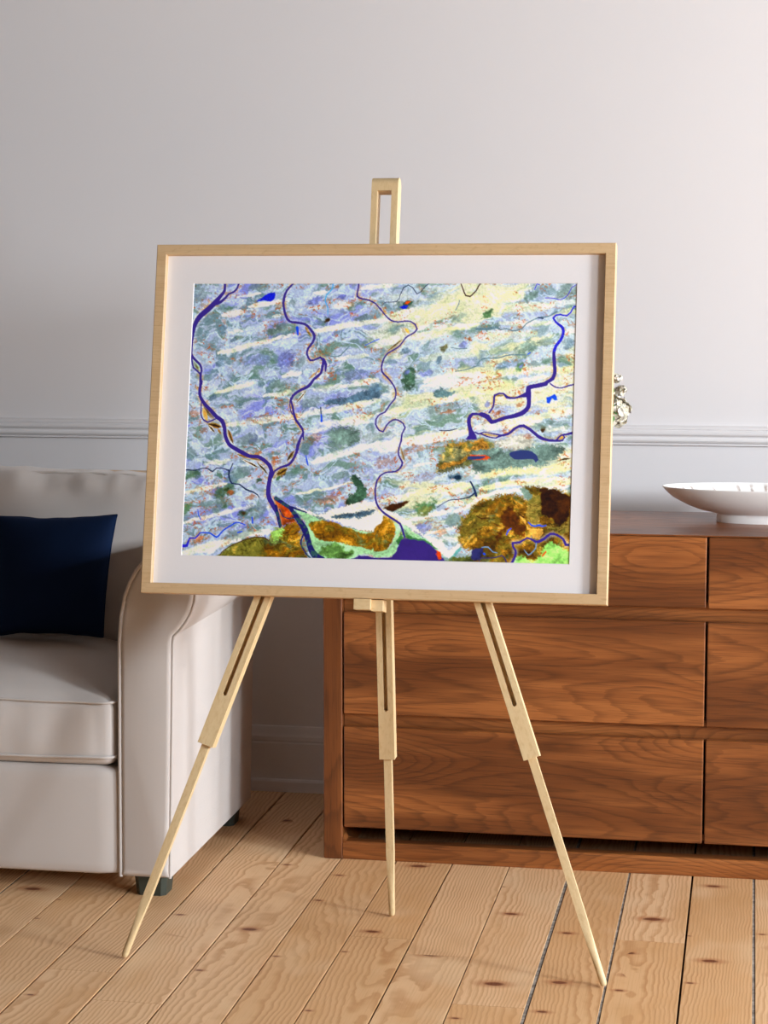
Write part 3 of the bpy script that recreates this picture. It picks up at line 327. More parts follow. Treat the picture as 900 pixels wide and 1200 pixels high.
WORLD=.06; EXPO=-0.06; ART_GAIN=1.05; ARTRES=(760,541)
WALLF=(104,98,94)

WINS=[(4.10,4.72),(1.93,2.55),(0.0,.62)]; WINZ=(.90,2.60); NBAR=1
WPOW=(250,640,430); WCOL=[(.845,.925,1)]*3; WDIR=[(-1,0,-.1)]*3; WUP=0
CEIL=(116,104,94)  # unseen ceiling, toned dark and warm to limit and tint bounced light
WALLF=(58,54,51)  # unseen left and front walls, darkened to cut the fill light

# ------------------------------------------------------------------ mesh building
class MB:
    def __init__(s): s.v=[];s.f=[];s.mi=[]
    def add(s,vs,fs,m=0):
        o=len(s.v); s.v+= [tuple(p) for p in vs]; s.f+=[tuple(i+o for i in f) for f in fs]; s.mi+=[m]*len(fs); return s
    def box(s,x0,x1,y0,y1,z0,z1,m=0):
        return s.add([(x0,y0,z0),(x1,y0,z0),(x1,y1,z0),(x0,y1,z0),(x0,y0,z1),(x1,y0,z1),(x1,y1,z1),(x0,y1,z1)],
            [(0,3,2,1),(4,5,6,7),(0,1,5,4),(1,2,6,5),(2,3,7,6),(3,0,4,7)],m)
    def obox(s,P,A,B,C,a0,a1,b0,b1,c0,c1):
        """box in a frame: axes A,B,C from P"""
        vs=[P+A*a+B*b+C*c for c in(c0,c1) for a,b in((a0,b0),(a1,b0),(a1,b1),(a0,b1))]
        return s.add(vs,[(0,3,2,1),(4,5,6,7),(0,1,5,4),(1,2,6,5),(2,3,7,6),(3,0,4,7)])
    def prism(s,poly,y0,y1,map_):
        """closed outline (a,b) swept between two depths; map_(a,b,d)->point"""
        n=len(poly); vs=[map_(a,b,y0) for a,b in poly]+[map_(a,b,y1) for a,b in poly]
        fs=[tuple(range(n))[::-1],tuple(range(n,2*n))]+[(i,(i+1)%n,n+(i+1)%n,n+i) for i in range(n)]
        return s.add(vs,fs)
    def tube(s,pts,r,n=8,closed=False,rf=None):
        P=[Vector(p) for p in pts]; k=len(P); rings=[]
        up=None
        for i in range(k):
            a=P[(i-1)%k] if closed or i>0 else P[i]; b=P[(i+1)%k] if closed or i<k-1 else P[i]
            t=(b-a).normalized()
            if up is None: up=Vector((0,0,1)) if abs(t.z)<.9 else Vector((0,1,0))
            e=t.cross(up).normalized(); up=e.cross(t).normalized()
            rr=r*(rf(i/(k-1)) if rf else 1)
            rings.append([P[i]+e*math.cos(q*2*PI/n)*rr+up*math.sin(q*2*PI/n)*rr for q in range(n)])
        vs=[q for rg in rings for q in rg]; fs=[]
        for i in range(k if closed else k-1):
            j=(i+1)%k
            fs+=[(i*n+q,i*n+(q+1)%n,j*n+(q+1)%n,j*n+q) for q in range(n)]
        if not closed: fs+=[tuple(range(n))[::-1],tuple(range((k-1)*n,k*n))]
        return s.add(vs,fs)
    def lathe(s,prof,c,n=64,sx=1,sy=1):
        vs=[];fs=[];k=len(prof)
        for r,z in prof:
            for i in range(n): a=2*PI*i/n; vs.append((c[0]+r*sx*math.cos(a),c[1]+r*sy*math.sin(a),c[2]+z))
        for j in range(k-1):
            fs+=[(j*n+i,j*n+(i+1)%n,(j+1)*n+(i+1)%n,(j+1)*n+i) for i in range(n)]
        return s.add(vs,fs)
    def build(s,name,mats,parent=None,grain=None,bevel=0,smooth=None,seg=2,rnd=None,gp=None,fix=False):
        base=Vector(parent['_w']) if parent is not None and '_w' in parent else Vector((0,0,0))
        me=bpy.data.meshes.new(name); me.from_pydata([tuple(Vector(p)-base) for p in s.v],[],s.f)
        mats=mats if isinstance(mats,(list,tuple)) else [mats]
        for m in mats: me.materials.append(m)
        if len(mats)>1: me.polygons.foreach_set('material_index',s.mi)
        me.update()
        if fix:
            bm=bmesh.new(); bm.from_mesh(me); bmesh.ops.recalc_face_normals(bm,faces=bm.faces); bm.to_mesh(me); bm.free()
        if grain is not None or gp is not None:
            at=me.attributes.new('gp','FLOAT_VECTOR','POINT')
            if gp is None:
                A=Vector(grain).normalized(); up=Vector((0,0,1)) if abs(A.z)<.8 else Vector((1,0,0))
                B=up-A*up.dot(A); B.normalize(); Cc=A.cross(B); off=Vector((random.uniform(0,40),random.uniform(0,40),random.uniform(0,40)))
                gp=[(Vector(p).dot(A)+off.x,Vector(p).dot(B)+off.y,Vector(p).dot(Cc)+off.z) for p in s.v]
            at.data.foreach_set('vector',np.array(gp,np.float32).ravel())
        if rnd is not None:
            at=me.attributes.new('rnd','FLOAT','POINT'); at.data.foreach_set('value',np.array(rnd,np.float32))
        if smooth is not None:
            me.polygons.foreach_set('use_smooth',[True]*len(me.polygons)); me.set_sharp_from_angle(angle=math.radians(smooth))
        o=bpy.data.objects.new(name,me); COL.objects.link(o)
        if parent is not None:
            o.parent=parent
        if '_' : o['_w']=tuple(base)
        if bevel:
            b=o.modifiers.new('edge','BEVEL'); b.width=bevel; b.segments=seg; b.limit_method='ANGLE'; b.angle_limit=math.radians(40)
            if smooth is None:
                me.polygons.foreach_set('use_smooth',[True]*len(me.polygons)); b.harden_normals=True
        return o
def tag(o,label=None,cat=None,group=None,kind=None):
    for k,v in (('label',label),('category',cat),('group',group),('kind',kind)):
        if v: o[k]=v
    return o
def thing(name,label,cat,loc,group=None):
    o=bpy.data.objects.new(name,None); COL.objects.link(o); o.location=loc; o.empty_display_size=.05; o['_w']=tuple(loc)
    return tag(o,label,cat,group)
def struct(name,mb,m,**k): return tag(mb.build(name,m,**k),kind='structure')

M=dict(wall=mat_wall(),wallf=mat_plain('darkened unseen wall paint',WALLF,.7,.2),trim=mat_trim(),floor=mat_floor(),filler=mat_filler(),dark=mat_dark(),walnut=mat_walnut(),
 easel=mat_pale('pale ash easel wood',EASEL_A,EASEL_B,EASEL_C,(60,160,160),.5),frame=mat_pale('light oak frame wood',FRAME_A,FRAME_B,FRAME_C,(7,420,420),.45),
 sofa=mat_fabric('warm grey sofa linen',SOFA_A,SOFA_B,900),pipe=mat_fabric('sofa piping cloth',SOFA_A,SOFA_B,1200),navy=mat_fabric('navy velvet',NAVY_A,NAVY_B,1100,.85,.25,.2),
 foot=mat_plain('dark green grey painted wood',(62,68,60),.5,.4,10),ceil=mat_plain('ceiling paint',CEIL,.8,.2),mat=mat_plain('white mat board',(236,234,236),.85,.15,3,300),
 bowl=mat_bowl(),petal=mat_petal(),leaf=mat_plain('green leaf',(40,128,38),.5,.4,30,60),stem=mat_plain('stem',(86,112,62),.6,.3,14),vase=mat_plain('white porcelain',(228,226,222),.25,.5,3),
 back=mat_plain('brown hardboard',(120,90,62),.8,.2,14,80),printm=mat_print(),winf=mat_plain('white window paint',(232,230,226),.45,.4,3),brass=mat_plain('steel screw',(150,146,138),.35,.5))
M['brass'].node_tree.nodes['Principled BSDF'].inputs['Metallic'].default_value=1

# ------------------------------------------------------------------ room
WY=5.335; XR=4.0; XL=-3.9; YB=-2.4; ZC=2.75
edges=[-1.5204,-1.3798,-1.2348,-1.0911,-.9543,-.8201,-.6838,-.5470,-.4019,-.2628,-.1168,.0240]
gaps=[.0035,.0046,.0046,.004,.0035,.003,.0036,.0026,.0078,.0055,.0046,.0062]
while edges[0]>XL: edges.insert(0,edges[0]-.1405); gaps.insert(0,random.choice([.002,.004,.005]))
while edges[-1]<XR: edges.append(edges[-1]+.1405); gaps.append(random.choice([.002,.004,.006]))
fl=MB(); gp=[];rd=[]
for i in range(len(edges)-1):
    x0=max(XL,edges[i]+gaps[i]/2); x1=min(XR,edges[i+1]-gaps[i+1]/2)
    if x1-x0<.01: continue
    y=YB; 
    while y<WY-.001:
        L=random.uniform(.9,2.3); y2=min(WY,y+L)
        if WY-y2<.3: y2=WY
        n0=len(fl.v); c=.0005; xa,xb,ya,yb=x0,x1,y+.0005,y2-.0005
        fl.add([(xa,ya,-.012),(xb,ya,-.012),(xb,yb,-.012),(xa,yb,-.012),(xa,ya,-c),(xb,ya,-c),(xb,yb,-c),(xa,yb,-c),(xa+c,ya+c*.4,0),(xb-c,ya+c*.4,0),(xb-c,yb-c*.4,0),(xa+c,yb-c*.4,0)],
          [(8,9,10,11),(4,5,9,8),(5,6,10,9),(6,7,11,10),(7,4,8,11),(0,1,5,4),(1,2,6,5),(2,3,7,6),(3,0,4,7)])
        r=random.random(); oy=random.uniform(0,30)
        for p in fl.v[n0:]: gp.append((p[1]+oy,p[0]-(x0+x1)/2+random.choice([0]),r*11)); rd.append(r)
        y=y2
for i,e in enumerate(edges):
    if e<XL or e>XR: continue
    g=gaps[i]/2; n0=len(fl.v); m=1 if gaps[i]>.0048 else 2
    zf=-.0012 if m==1 else -.005
    fl.add([(e-g-.001,YB,zf),(e+g+.001,YB,zf),(e+g+.001,WY,zf),(e-g-.001,WY,zf)],[(0,1,2,3)],m)
    gp+=[(0,0,0)]*4; rd+=[0]*4
    if m==1:   # a dark open line beside the filler
        fl.add([(e+g*.72,YB,zf+.0004),(e+g+.0008,YB,zf+.0004),(e+g+.0008,WY,zf+.0004),(e+g*.72,WY,zf+.0004)],[(0,1,2,3)],2); gp+=[(0,0,0)]*4; rd+=[0]*4
n0=len(fl.v); fl.box(XL-.1,XR+.1,YB-.1,WY+.1,-.08,-.012,2); gp+=[(0,0,0)]*8; rd+=[0]*8
struct('floor',fl,[M['floor'],M['filler'],M['dark']],gp=gp,rnd=rd)
struct('wall_back',MB().box(XL-.1,XR+.1,WY,WY+.12,0,ZC),M['wall'])
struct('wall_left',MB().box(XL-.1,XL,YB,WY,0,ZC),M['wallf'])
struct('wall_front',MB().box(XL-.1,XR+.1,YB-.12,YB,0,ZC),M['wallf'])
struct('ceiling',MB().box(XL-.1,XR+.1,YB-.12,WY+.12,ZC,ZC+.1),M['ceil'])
# right wall: three tall window openings, daylight side
WIN=WINS; WZ0,WZ1=WINZ
wr=MB(); ys=[YB]+[q for w in sorted(WIN) for q in w]+[WY]
for i in range(0,len(ys),2): wr.box(XR,XR+.14,ys[i],ys[i+1],0,ZC)
for a,b in WIN: wr.box(XR,XR+.14,a,b,0,WZ0); wr.box(XR,XR+.14,a,b,WZ1,ZC)
struct('wall_right',wr,M['wall'])
for k,(a,b) in enumerate(WIN):
    w=MB(); f=.055; xa,xb=XR+.05,XR+.10
    w.box(xa,xb,a,a+f,WZ0,WZ1).box(xa,xb,b-f,b,WZ0,WZ1).box(xa,xb,a+f,b-f,WZ0,WZ0+f).box(xa,xb,a+f,b-f,WZ1-f,WZ1)
    for q in range(1,NBAR): 
        c=a+(b-a)*q/NBAR; w.box(xa+.01,xb-.01,c-.016,c+.016,WZ0+f,WZ1-f)
    zc=(WZ0+WZ1)/2; w.box(xa+.005,xb-.005,a+f,b-f,zc-.025,zc+.025)
    struct('window_%d'%(k+1),w,M['winf'],bevel=.003)
# chair rail and baseboard on the back wall
def run(name,prof,x0,x1,yw,m):
    b=MB(); n=len(prof)
    b.prism(prof,x0,x1,lambda a,z,d:(d,yw-a,z)); 
    return struct(name,b,m,smooth=28,fix=True)
r0,r1=.960,1.013
run('trim_1',[(-.002,r0),(.006,r0),(.009,r0+.0015),(.009,r0+.0045),(.0055,r0+.0055),(.0105,r0+.008),(.014,r0+.013),(.0135,r0+.0175),(.010,r0+.0215),(.0115,r0+.025),(.0165,r0+.029),(.0175,r0+.034),(.015,r0+.0375),(.0105,r0+.039),(.0105,r0+.0415),(.014,r0+.043),(.013,r0+.046),(.006,r0+.0515),(-.002,r1)],XL,XR,WY,M['trim'])
run('baseboard_back',[(-.002,0),(.030,0),(.030,.028),(.026,.033),(.018,.034),(.018,.132),(.0145,.136),(.0165,.140),(.016,.150),(.010,.160),(.009,.170),(.005,.177),(-.002,.1785)],XL,XR,WY,M['trim'])
for s,nm in ((XL,'baseboard_left'),(XR,'baseboard_right')):
    struct(nm,MB().box(min(s,s+(.018 if s<0 else -.018)),max(s,s+(.018 if s<0 else -.018)),YB,WY-.035,0,.17),M['trim'],bevel=.006)

# ------------------------------------------------------------------ sideboard
SX0,SX1,SY0,SY1,SZ=-.9968,.8080,4.687,5.187,.8030
sb=thing('sideboard','low wide walnut sideboard with six drawers standing against the wall behind the easel','sideboard',((SX0+SX1)/2,(SY0+SY1)/2,0))
def wal(mb,name,grain,bev=.003,par=sb): return mb.build(name,M['walnut'],par,grain=grain,bevel=bev,seg=3)
PW=.0468
wal(MB().box(SX0,SX1,SY0-.0015,SY1,SZ-.0035,SZ).box(SX0+.004,SX1-.004,SY0+.022,SY1-.002,SZ-.028,SZ-.0035),'top_panel',(1,0,0),.0016)
# side panels: legs with a rounded inner foot
for sgn,xo in ((1,SX0),(-1,SX1)):
    b=MB(); pr=[(0,.0),(PW+.03,.0),(PW+.03,.0),(PW+.014,.046),(PW+.006,.049),(PW+.001,.056),(PW,.066),(PW,SZ-.004),(0,SZ-.004)]
    pr=[(0,0.0),(PW,0.0),(PW,SZ-.0045),(0,SZ-.0045)]
    b.prism([(xo+sgn*a,z) for a,z in pr],SY0-.0005,SY1,lambda a,z,d:(a,d,z))
    o=b.build('side_panel',M['walnut'],sb,grain=(0,0,1),bevel=.0035,seg=3,fix=True)
    c=MB(); k=[(PW-.001,.0425)]+[(PW+.0125*(1-math.sin(t*PI/12)),.0425+.0125*(1-math.cos(t*PI/12))) for t in range(0,7)]+[(PW-.001,.056)]
    c.prism([(xo+sgn*a,z) for a,z in k],SY0+.0005,SY0+.05,lambda a,z,d:(a,d,z)); c.build('corner_fillet',M['walnut'],sb,grain=(0,0,1),fix=True,smooth=40)
b=MB(); b.prism([(SY0-.0005,.012),(SY0+.004,0),(SY0+.045,0),(SY0+.045,.040),(SY0+.040,.0438),(SY0+.004,.0438),(SY0-.0005,.039)],SX0+PW+.0003,SX1-PW-.0003,lambda a,z,d:(d,a,z)); wal(b,'plinth_rail',(1,0,0),.001).data.update()
wal(MB().box(SX0+PW,SX1-PW,SY1-.02,SY1-.006,.002,SZ-.03),'back_panel',(1,0,0),.001)  # hidden panel, extended down to block light from under the drawers
wal(MB().box(SX0+PW,SX1-PW,SY0+.026,SY1-.021,.081,.096),'bottom_panel',(1,0,0),.001)
for z0,z1 in ((.5925,.6460),(.3160,.3690)):
    wal(MB().box(SX0+PW,SX1-PW,SY0+.0215,SY0+.045,z0,z1),'drawer_rail',(1,0,0),.002)
xc=-.0943
for z0,z1 in ((.6336,.7985),(.3566,.6018),(.0794,.3250)):
    for x0,x1 in ((SX0+PW+.003,xc-.0023),(xc+.0023,SX1-PW-.003)):
        d=MB().box(x0,x1,SY0,SY0+.0195,z0,z1)
        wal(d,'drawer',(1,0,random.uniform(-.02,.02)),.0032)
# ------------------------------------------------------------------ oval bowl
BC=(.0445,4.985,SZ)
prof=[(.0,.004),(.10,.004),(.118,.0),(.125,.0),(.1262,.003),(.1255,.012),(.126,.020),(.130,.0215),(.139,.0232),(.166,.0290),(.198,.0410),(.232,.0590),(.248,.0730),(.2560,.0815),(.2572,.0840),(.2560,.0853),(.2535,.0845),(.246,.0775),(.229,.0640),(.195,.0475),(.160,.0370),(.11,.0300),(.05,.0280),(0.0001,.0275)]
b=MB().lathe(prof,BC,96,1,.45); bo=thing('oval_bowl','large white oval footed bowl on the walnut sideboard top','bowl',BC)
nn=96; gpb=[]
for j,(r,z) in enumerate(prof):
    for i in range(nn): gpb.append((2*PI*i/nn*1.0, (r/.257 if j>=16 else 0.0),0))
b.build('bowl_body',M['bowl'],bo,smooth=50,gp=gpb)
# ------------------------------------------------------------------ vase with dried flowers, mostly behind the picture
VC=Vector((-.430,4.99,SZ))
b=MB().lathe([(0.0001,0),(.040,0),(.043,.004),(.056,.04),(.060,.075),(.052,.115),(.034,.150),(.029,.170),(.033,.180),(.030,.180),(.026,.170),(.030,.150),(.048,.115),(.056,.075),(.050,.03),(0.0001,.012)],VC,40)
va=b.build('flower_vase',M['vase'],None,smooth=50); tag(va,'white porcelain vase holding cream flowers behind the framed print','vase')
def petal_ball(c,r,n,seed,squash=.9):
    rr=random.Random(seed); b=MB()
    for i in range(n):
        ph=math.acos(1-2*(i+.5)/n); th=PI*(1+5**.5)*i
        d=Vector((math.sin(ph)*math.cos(th),math.sin(ph)*math.sin(th),math.cos(ph)*squash))
        nrm=(d.normalized()+Vector((rr.uniform(-.5,.5),rr.uniform(-.5,.5),rr.uniform(-.5,.5)))).normalized(); e=nrm.cross(Vector((0,0,1)) if abs(nrm.z)<.9 else Vector((1,0,0))).normalized(); f=nrm.cross(e)
        rot=rr.uniform(0,2*PI); E=e*math.cos(rot)+f*math.sin(rot); F=nrm.cross(E)
        p=Vector(c)+d*r*rr.uniform(.5,.98); s=r*rr.uniform(.26,.46); vs=[];K=6
        for a in range(K+1):
            for q in range(K+1):
                u=a/K*2-1;v=q/K*2-1; k=math.sqrt(max(0,1-.5*v*v)); l=math.sqrt(max(0,1-.5*u*u))
                U=u*k;V=v*l; R2=U*U+V*V; w=.10*R2+.12*math.sin(4*math.atan2(V,U)+rot)*R2
                vs.append(p+E*U*s+F*V*s+nrm*(w*s-.1*s))
        b.add(vs,[(a*(K+1)+q,(a+1)*(K+1)+q,(a+1)*(K+1)+q+1,a*(K+1)+q+1) for a in range(K) for q in range(K)])
    return b
def leaf(b,p,d,L,w,up=Vector((0,0,1))):
    p=Vector(p);d=Vector(d).normalized();s=d.cross(up).normalized();n=s.cross(d); vs=[];K=6
    for i in range(K+1):
        t=i/K; ww=w*math.sin(PI*min(1,t*.96+.02))**.8; c=p+d*L*t-n*L*.25*t*t
        vs+=[c-s*ww+n*ww*.3,c,c+s*ww+n*ww*.3]
    b.add(vs,[(i*3+j,i*3+j+1,i*3+j+4,i*3+j+3) for i in range(K) for j in range(2)])
def flower(label,head,r,n,seed,leaves):
    base=VC+Vector((0,0,.014)); fo=thing('cream_flower',label,'flower',tuple(base),'cream flowers in the vase')
    mouth=VC+Vector((random.uniform(-.012,.012),random.uniform(-.01,.01),.178)); h=Vector(head)
    pts=[base+(mouth-base)*t for t in (0,.5)]+[mouth]+[mouth.lerp(h,t)+Vector((0,0,.02*math.sin(PI*t))) for t in (.25,.5,.75,.95)]
    MB().tube(pts,.0022,7).build('stem',M['stem'],fo,smooth=60)
    petal_ball(h,r,n,seed).build('blossom',M['petal'],fo,smooth=60)
    for (q,d,L,w) in leaves:
        lb=MB(); leaf(lb,h+Vector(q),d,L,w); lb.build('leaf',M['leaf'],fo,smooth=80)
flower('largest cream blossom showing low beside the frame edge',(-.3335,4.985,1.0685),.042,120,3,[((-.005,-.040,.005),(.35,-.25,.6),.020,.0085),((-.005,-.041,.000),(.6,-.25,-.05),.018,.0085),((-.005,-.040,-.006),(.4,-.25,-.7),.020,.008),((-.004,-.02,.036),(.12,-.15,.9),.022,.006)])
flower('small cream floret between two blossoms beside the frame edge',(-.3170,4.99,1.1180),.0155,34,5,[((-.010,-.01,-.012),(.4,-.3,-.8),.024,.006)])
flower('topmost small round cream blossom beside the frame edge',(-.3275,4.99,1.1490),.0145,40,8,[])
# ------------------------------------------------------------------ sofa
AF=4.287; SR=5.035
so=thing('sofa','pale grey linen sofa with rolled arm left of the easel','sofa',(-2.1,4.66,0))
armL=[(-1.3787,.050),(-1.3770,.30),(-1.3740,.58),(-1.3690,.64),(-1.3600,.686),(-1.3470,.719),(-1.3330,.744),(-1.3160,.764),(-1.295,.777),(-1.270,.782),(-1.245,.777),(-1.222,.762),(-1.206,.738),(-1.1985,.708),(-1.2005,.680),(-1.2085,.655),(-1.221,.632),(-1.236,.613),(-1.2495,.600),(-1.2515,.585),(-1.258,.30),(-1.2644,.050)]
def dense(poly,m=3):
    out=[]
    n=len(poly)
    for i in range(n):
        a=poly[i];b=poly[(i+1)%n]; k=max(1,int(math.hypot(a[0]-b[0],a[1]-b[1])/.02))
        out+=[(a[0]+(b[0]-a[0])*t/k,a[1]+(b[1]-a[1])*t/k) for t in range(k)]
    return out
def inset(poly,d):
    n=len(poly); out=[]
    for i in range(n):
        a=Vector(poly[i-1]);b=Vector(poly[i]);c=Vector(poly[(i+1)%n])
        t=((b-a).normalized()+(c-b).normalized()).normalized(); nn=Vector((t.y,-t.x)); out.append(tuple(b+nn*d))   # clockwise outline
    return out
def arm(poly,mirror=None):
    mp=(lambda a:a) if mirror is None else (lambda a:2*mirror-a)
    P=poly
    ya,yb=AF+.010,SR
    b=MB(); n=len(P); K=14; vs=[]
    for k in range(K+1):
        y=ya+(yb-ya)*k/K
        for a,z in P: vs.append((mp(a),y,z))
    fs=[(k*n+i,k*n+(i+1)%n,(k+1)*n+(i+1)%n,(k+1)*n+i) for k in range(K) for i in range(n)]+[tuple(range(n)),tuple(range(K*n,K*n+n))]
    b.add(vs,fs); b.build('arm',M['sofa'],so,smooth=32,fix=True)
    D=dense(P); n=len(D); b=MB(); rings=[(.0035,AF+.012),(.0035,AF+.004),(.0055,AF+.0010),(.009,AF-.0015),(.014,AF-.0028)]; vs=[]
    for ins,y in rings:
        for a,z in inset(D,ins): vs.append((mp(a),y,z))
    fs=[(k*n+i,k*n+(i+1)%n,(k+1)*n+(i+1)%n,(k+1)*n+i) for k in range(len(rings)-1) for i in range(n)]+[tuple(range((len(rings)-1)*n,len(rings)*n))]
    b.add(vs,fs); b.build('arm_front_panel',M['sofa'],so,smooth=70,fix=True)
    top=[q for q in dense(P[:12])][:-1]
    MB().tube([(mp(a-.0005),AF+.0035,z) for a,z in P[0:13]],.0044,10).build('piping',M['pipe'],so,smooth=80)
    MB().tube([(mp(a-.001),AF+.0065,z) for a,z in P[13:]],.0036,10).build('piping',M['pipe'],so,smooth=80)
ASIGN=1
arm(armL)
XI=-1.3795; XM=-2.142; XE=-2.905
arm(armL,(XI+XE)/2)
def softbox(x0,x1,y0,y1,z0,z1,r,crown=(0,0,0,0),n=26,wr=0,seed=0,bulge=0,fn=None):
    """rounded box grid; crown=(top,bottom,front,back) puffing"""
    c=Vector(((x0+x1)/2,(y0+y1)/2,(z0+z1)/2)); h=Vector(((x1-x0)/2,(y1-y0)/2,(z1-z0)/2)); bm=bmesh.new()
    bmesh.ops.create_cube(bm,size=2); bmesh.ops.subdivide_edges(bm,edges=bm.edges[:],cuts=n,use_grid_fill=True)
    for v in bm.verts:
        u=v.co.copy()
        # cluster samples towards the edges
        u=Vector([math.copysign(1-(1-abs(q))**1.5,q) for q in u])
        p=Vector((u.x*h.x,u.y*h.y,u.z*h.z)); q=Vector((max(-h.x+r,min(h.x-r,p.x)),max(-h.y+r,min(h.y-r,p.y)),max(-h.z+r,min(h.z-r,p.z))))
        d=p-q
        if d.length>1e-9: p=q+d.normalized()*r
        sx,sy,sz=p.x/h.x,p.y/h.y,p.z/h.z
        fx,fy,fz=(1-abs(sx)**3.2),(1-abs(sy)**3.2),(1-abs(sz)**2.6)
        if sz>0: p.z+=crown[0]*fx*fy*sz
        else: p.z+=crown[1]*fx*fy*sz
        if sy<0: p.y+=crown[2]*fx*fz*sy
        else: p.y+=crown[3]*fx*fz*sy
        p.x+=bulge*fy*fz*sx
        if fn: p=fn(p,sx,sy,sz)
        v.co=c+p
    b=MB(); bm.verts.ensure_lookup_table(); b.add([v.co for v in bm.verts],[[v.index for v in f.verts] for f in bm.faces]); bm.free(); return b
def nz(x,y,z,s=1): return noise.noise(Vector((x*s,y*s,z*s)))
def seat_fn(sd):
    def f(p,sx,sy,sz):
        if sy<0: p.y+=(.007*nz(p.x+sd,0,p.z*.20,15)+.005*nz(p.x+sd,2,p.z*.3,31))*(1-abs(sz)**4)*(-sy)*(.7+.6*nz(p.x+sd,7,0,4))-.002*nz(p.x+sd,3,p.z,8)
        if sz>0: p.z+=.006*nz(p.x+sd,p.y,1,7)*(1-abs(sx)**6)
        return p
    return f
def seat(x0,x1,sd):
    b=softbox(x0,x1,AF-.002,4.90,.3005,.4560,.027,(.068,.004,.008,0),38,fn=seat_fn(sd)); s=b.build('seat_cushion',M['sofa'],so,smooth=60)
    # piping follows the front and side seams
    for zz,dx in ((.4465,.0),(.3225,.0)):
        r=.030; pts=[]
        ya=AF-.0045-(.002 if zz>.4 else .003); xa,xb=x0-.001,x1+.001
        pts=[(xb,4.80,zz),(xb,4.6,zz),(xb,ya+r,zz)]+[(xb-r+r*math.cos(t*PI/12),ya+r-r*math.sin(t*PI/12),zz) for t in range(1,6)]
        N=24
        pts+=[(xb-r+(xa+r-xb+r)*i/N,ya-.0015*math.sin(PI*i/N)+.0015*nz(xb-r+(xa+r-xb+r)*i/N,0,zz,12),zz+.0012*nz(i*.3,zz,0,1)-(.003*math.sin(PI*i/N) if zz<.4 else -.002*math.sin(PI*i/N))) for i in range(N+1)]
        pts+=[(xa+r-r*math.sin(t*PI/12),ya+r-r*math.cos(t*PI/12),zz) for t in range(1,6)]+[(xa,ya+r,zz),(xa,4.8,zz)]
        MB().tube(pts,.0031,8).build('piping',M['pipe'],s,smooth=80)
seat(XM+.002,XI-.009,0); seat(XE+.006,XM-.002,7)
def backc(x0,x1,sd):
    def f(p,sx,sy,sz):
        t=max(0,sz)
        # gathers running down from the top seam
        g=nz(p.x+sd,0,0,17)+.6*nz(p.x+sd,4,0,38)
        a=math.exp(-((1-sz)/.13)**2)
        p.y+=(-1 if sy<0 else 1)*-.026*g*a*abs(sy)
        p.z+=.006*nz(p.x+sd,9,0,26)*max(0,sz)**6-(.007*(1-math.exp(-(max(0,p.x+.12)/.12)**2)) if sz>.5 else 0)
        p.y+=.011*nz(p.x+sd,p.z,2,5)
        # lean back
        p.y+=.13*p.z
        return p
    b=softbox(x0,x1,4.775,4.945,.485,.905,.035,(.012,0,.035,.02),30,fn=f)
    s=b.build('back_cushion',M['sofa'],so,smooth=60)
    zz=.420/2-.012
    MB().tube([(x0+.03+(x1-x0-.06)*i/40,4.86-.075+.13*zz+.03+.004*nz(i*.7,sd,0),.695+zz+.010+.004*nz(x0+.03+(x1-x0-.06)*i/40+sd,9,0,26)+.010*(1-abs(2*i/40-1)**3.2)-.004) for i in range(41)],.0028,8).build('piping',M['pipe'],s,smooth=80)
backc(XM+.003,XI-.012,2); backc(XE+.012,XM-.003,9)
softbox(XE-.005,XI+.005,AF+.001,AF+.06,.050,.2985,.018,n=10).build('front_rail',M['sofa'],so,smooth=50)
MB().box(XE,XI,AF+.055,SR-.09,.055,.300).build('seat_deck',M['sofa'],so)
def bk(p,sx,sy,sz): p.y+=.04*max(0,p.z); return p
softbox(XE-.06,XI+.06,4.955,SR+.02,.052,.880,.02,n=12,fn=bk).build('sofa_back',M['sofa'],so,smooth=50)
tag(MB().box(XE-.02,XI+.02,4.975,5.035,.8835,.9000).build('back_top_rail',M['frame'],so,grain=(1,0,0),bevel=.004),'thin light wood rail along the sofa back')
def foot(x,y):
    b=MB(); pr=[]
    def ring(s,z): 
        h=.0375*s; c=.011*s; return [(x-h,y-h+c,z),(x-h+c,y-h,z),(x+h-c,y-h,z),(x+h,y-h+c,z),(x+h,y+h-c,z),(x+h-c,y+h,z),(x-h+c,y+h,z),(x-h,y+h-c,z)]
    b.add(ring(.90,0)+ring(1.04,.053),[tuple(range(8))[::-1],tuple(range(8,16))]+[(i,(i+1)%8,8+(i+1)%8,8+i) for i in range(8)])
    b.build('foot',M['foot'],so)
for x in (-1.319,XE-.06): 
    for y in (4.352,4.965): foot(x,y)
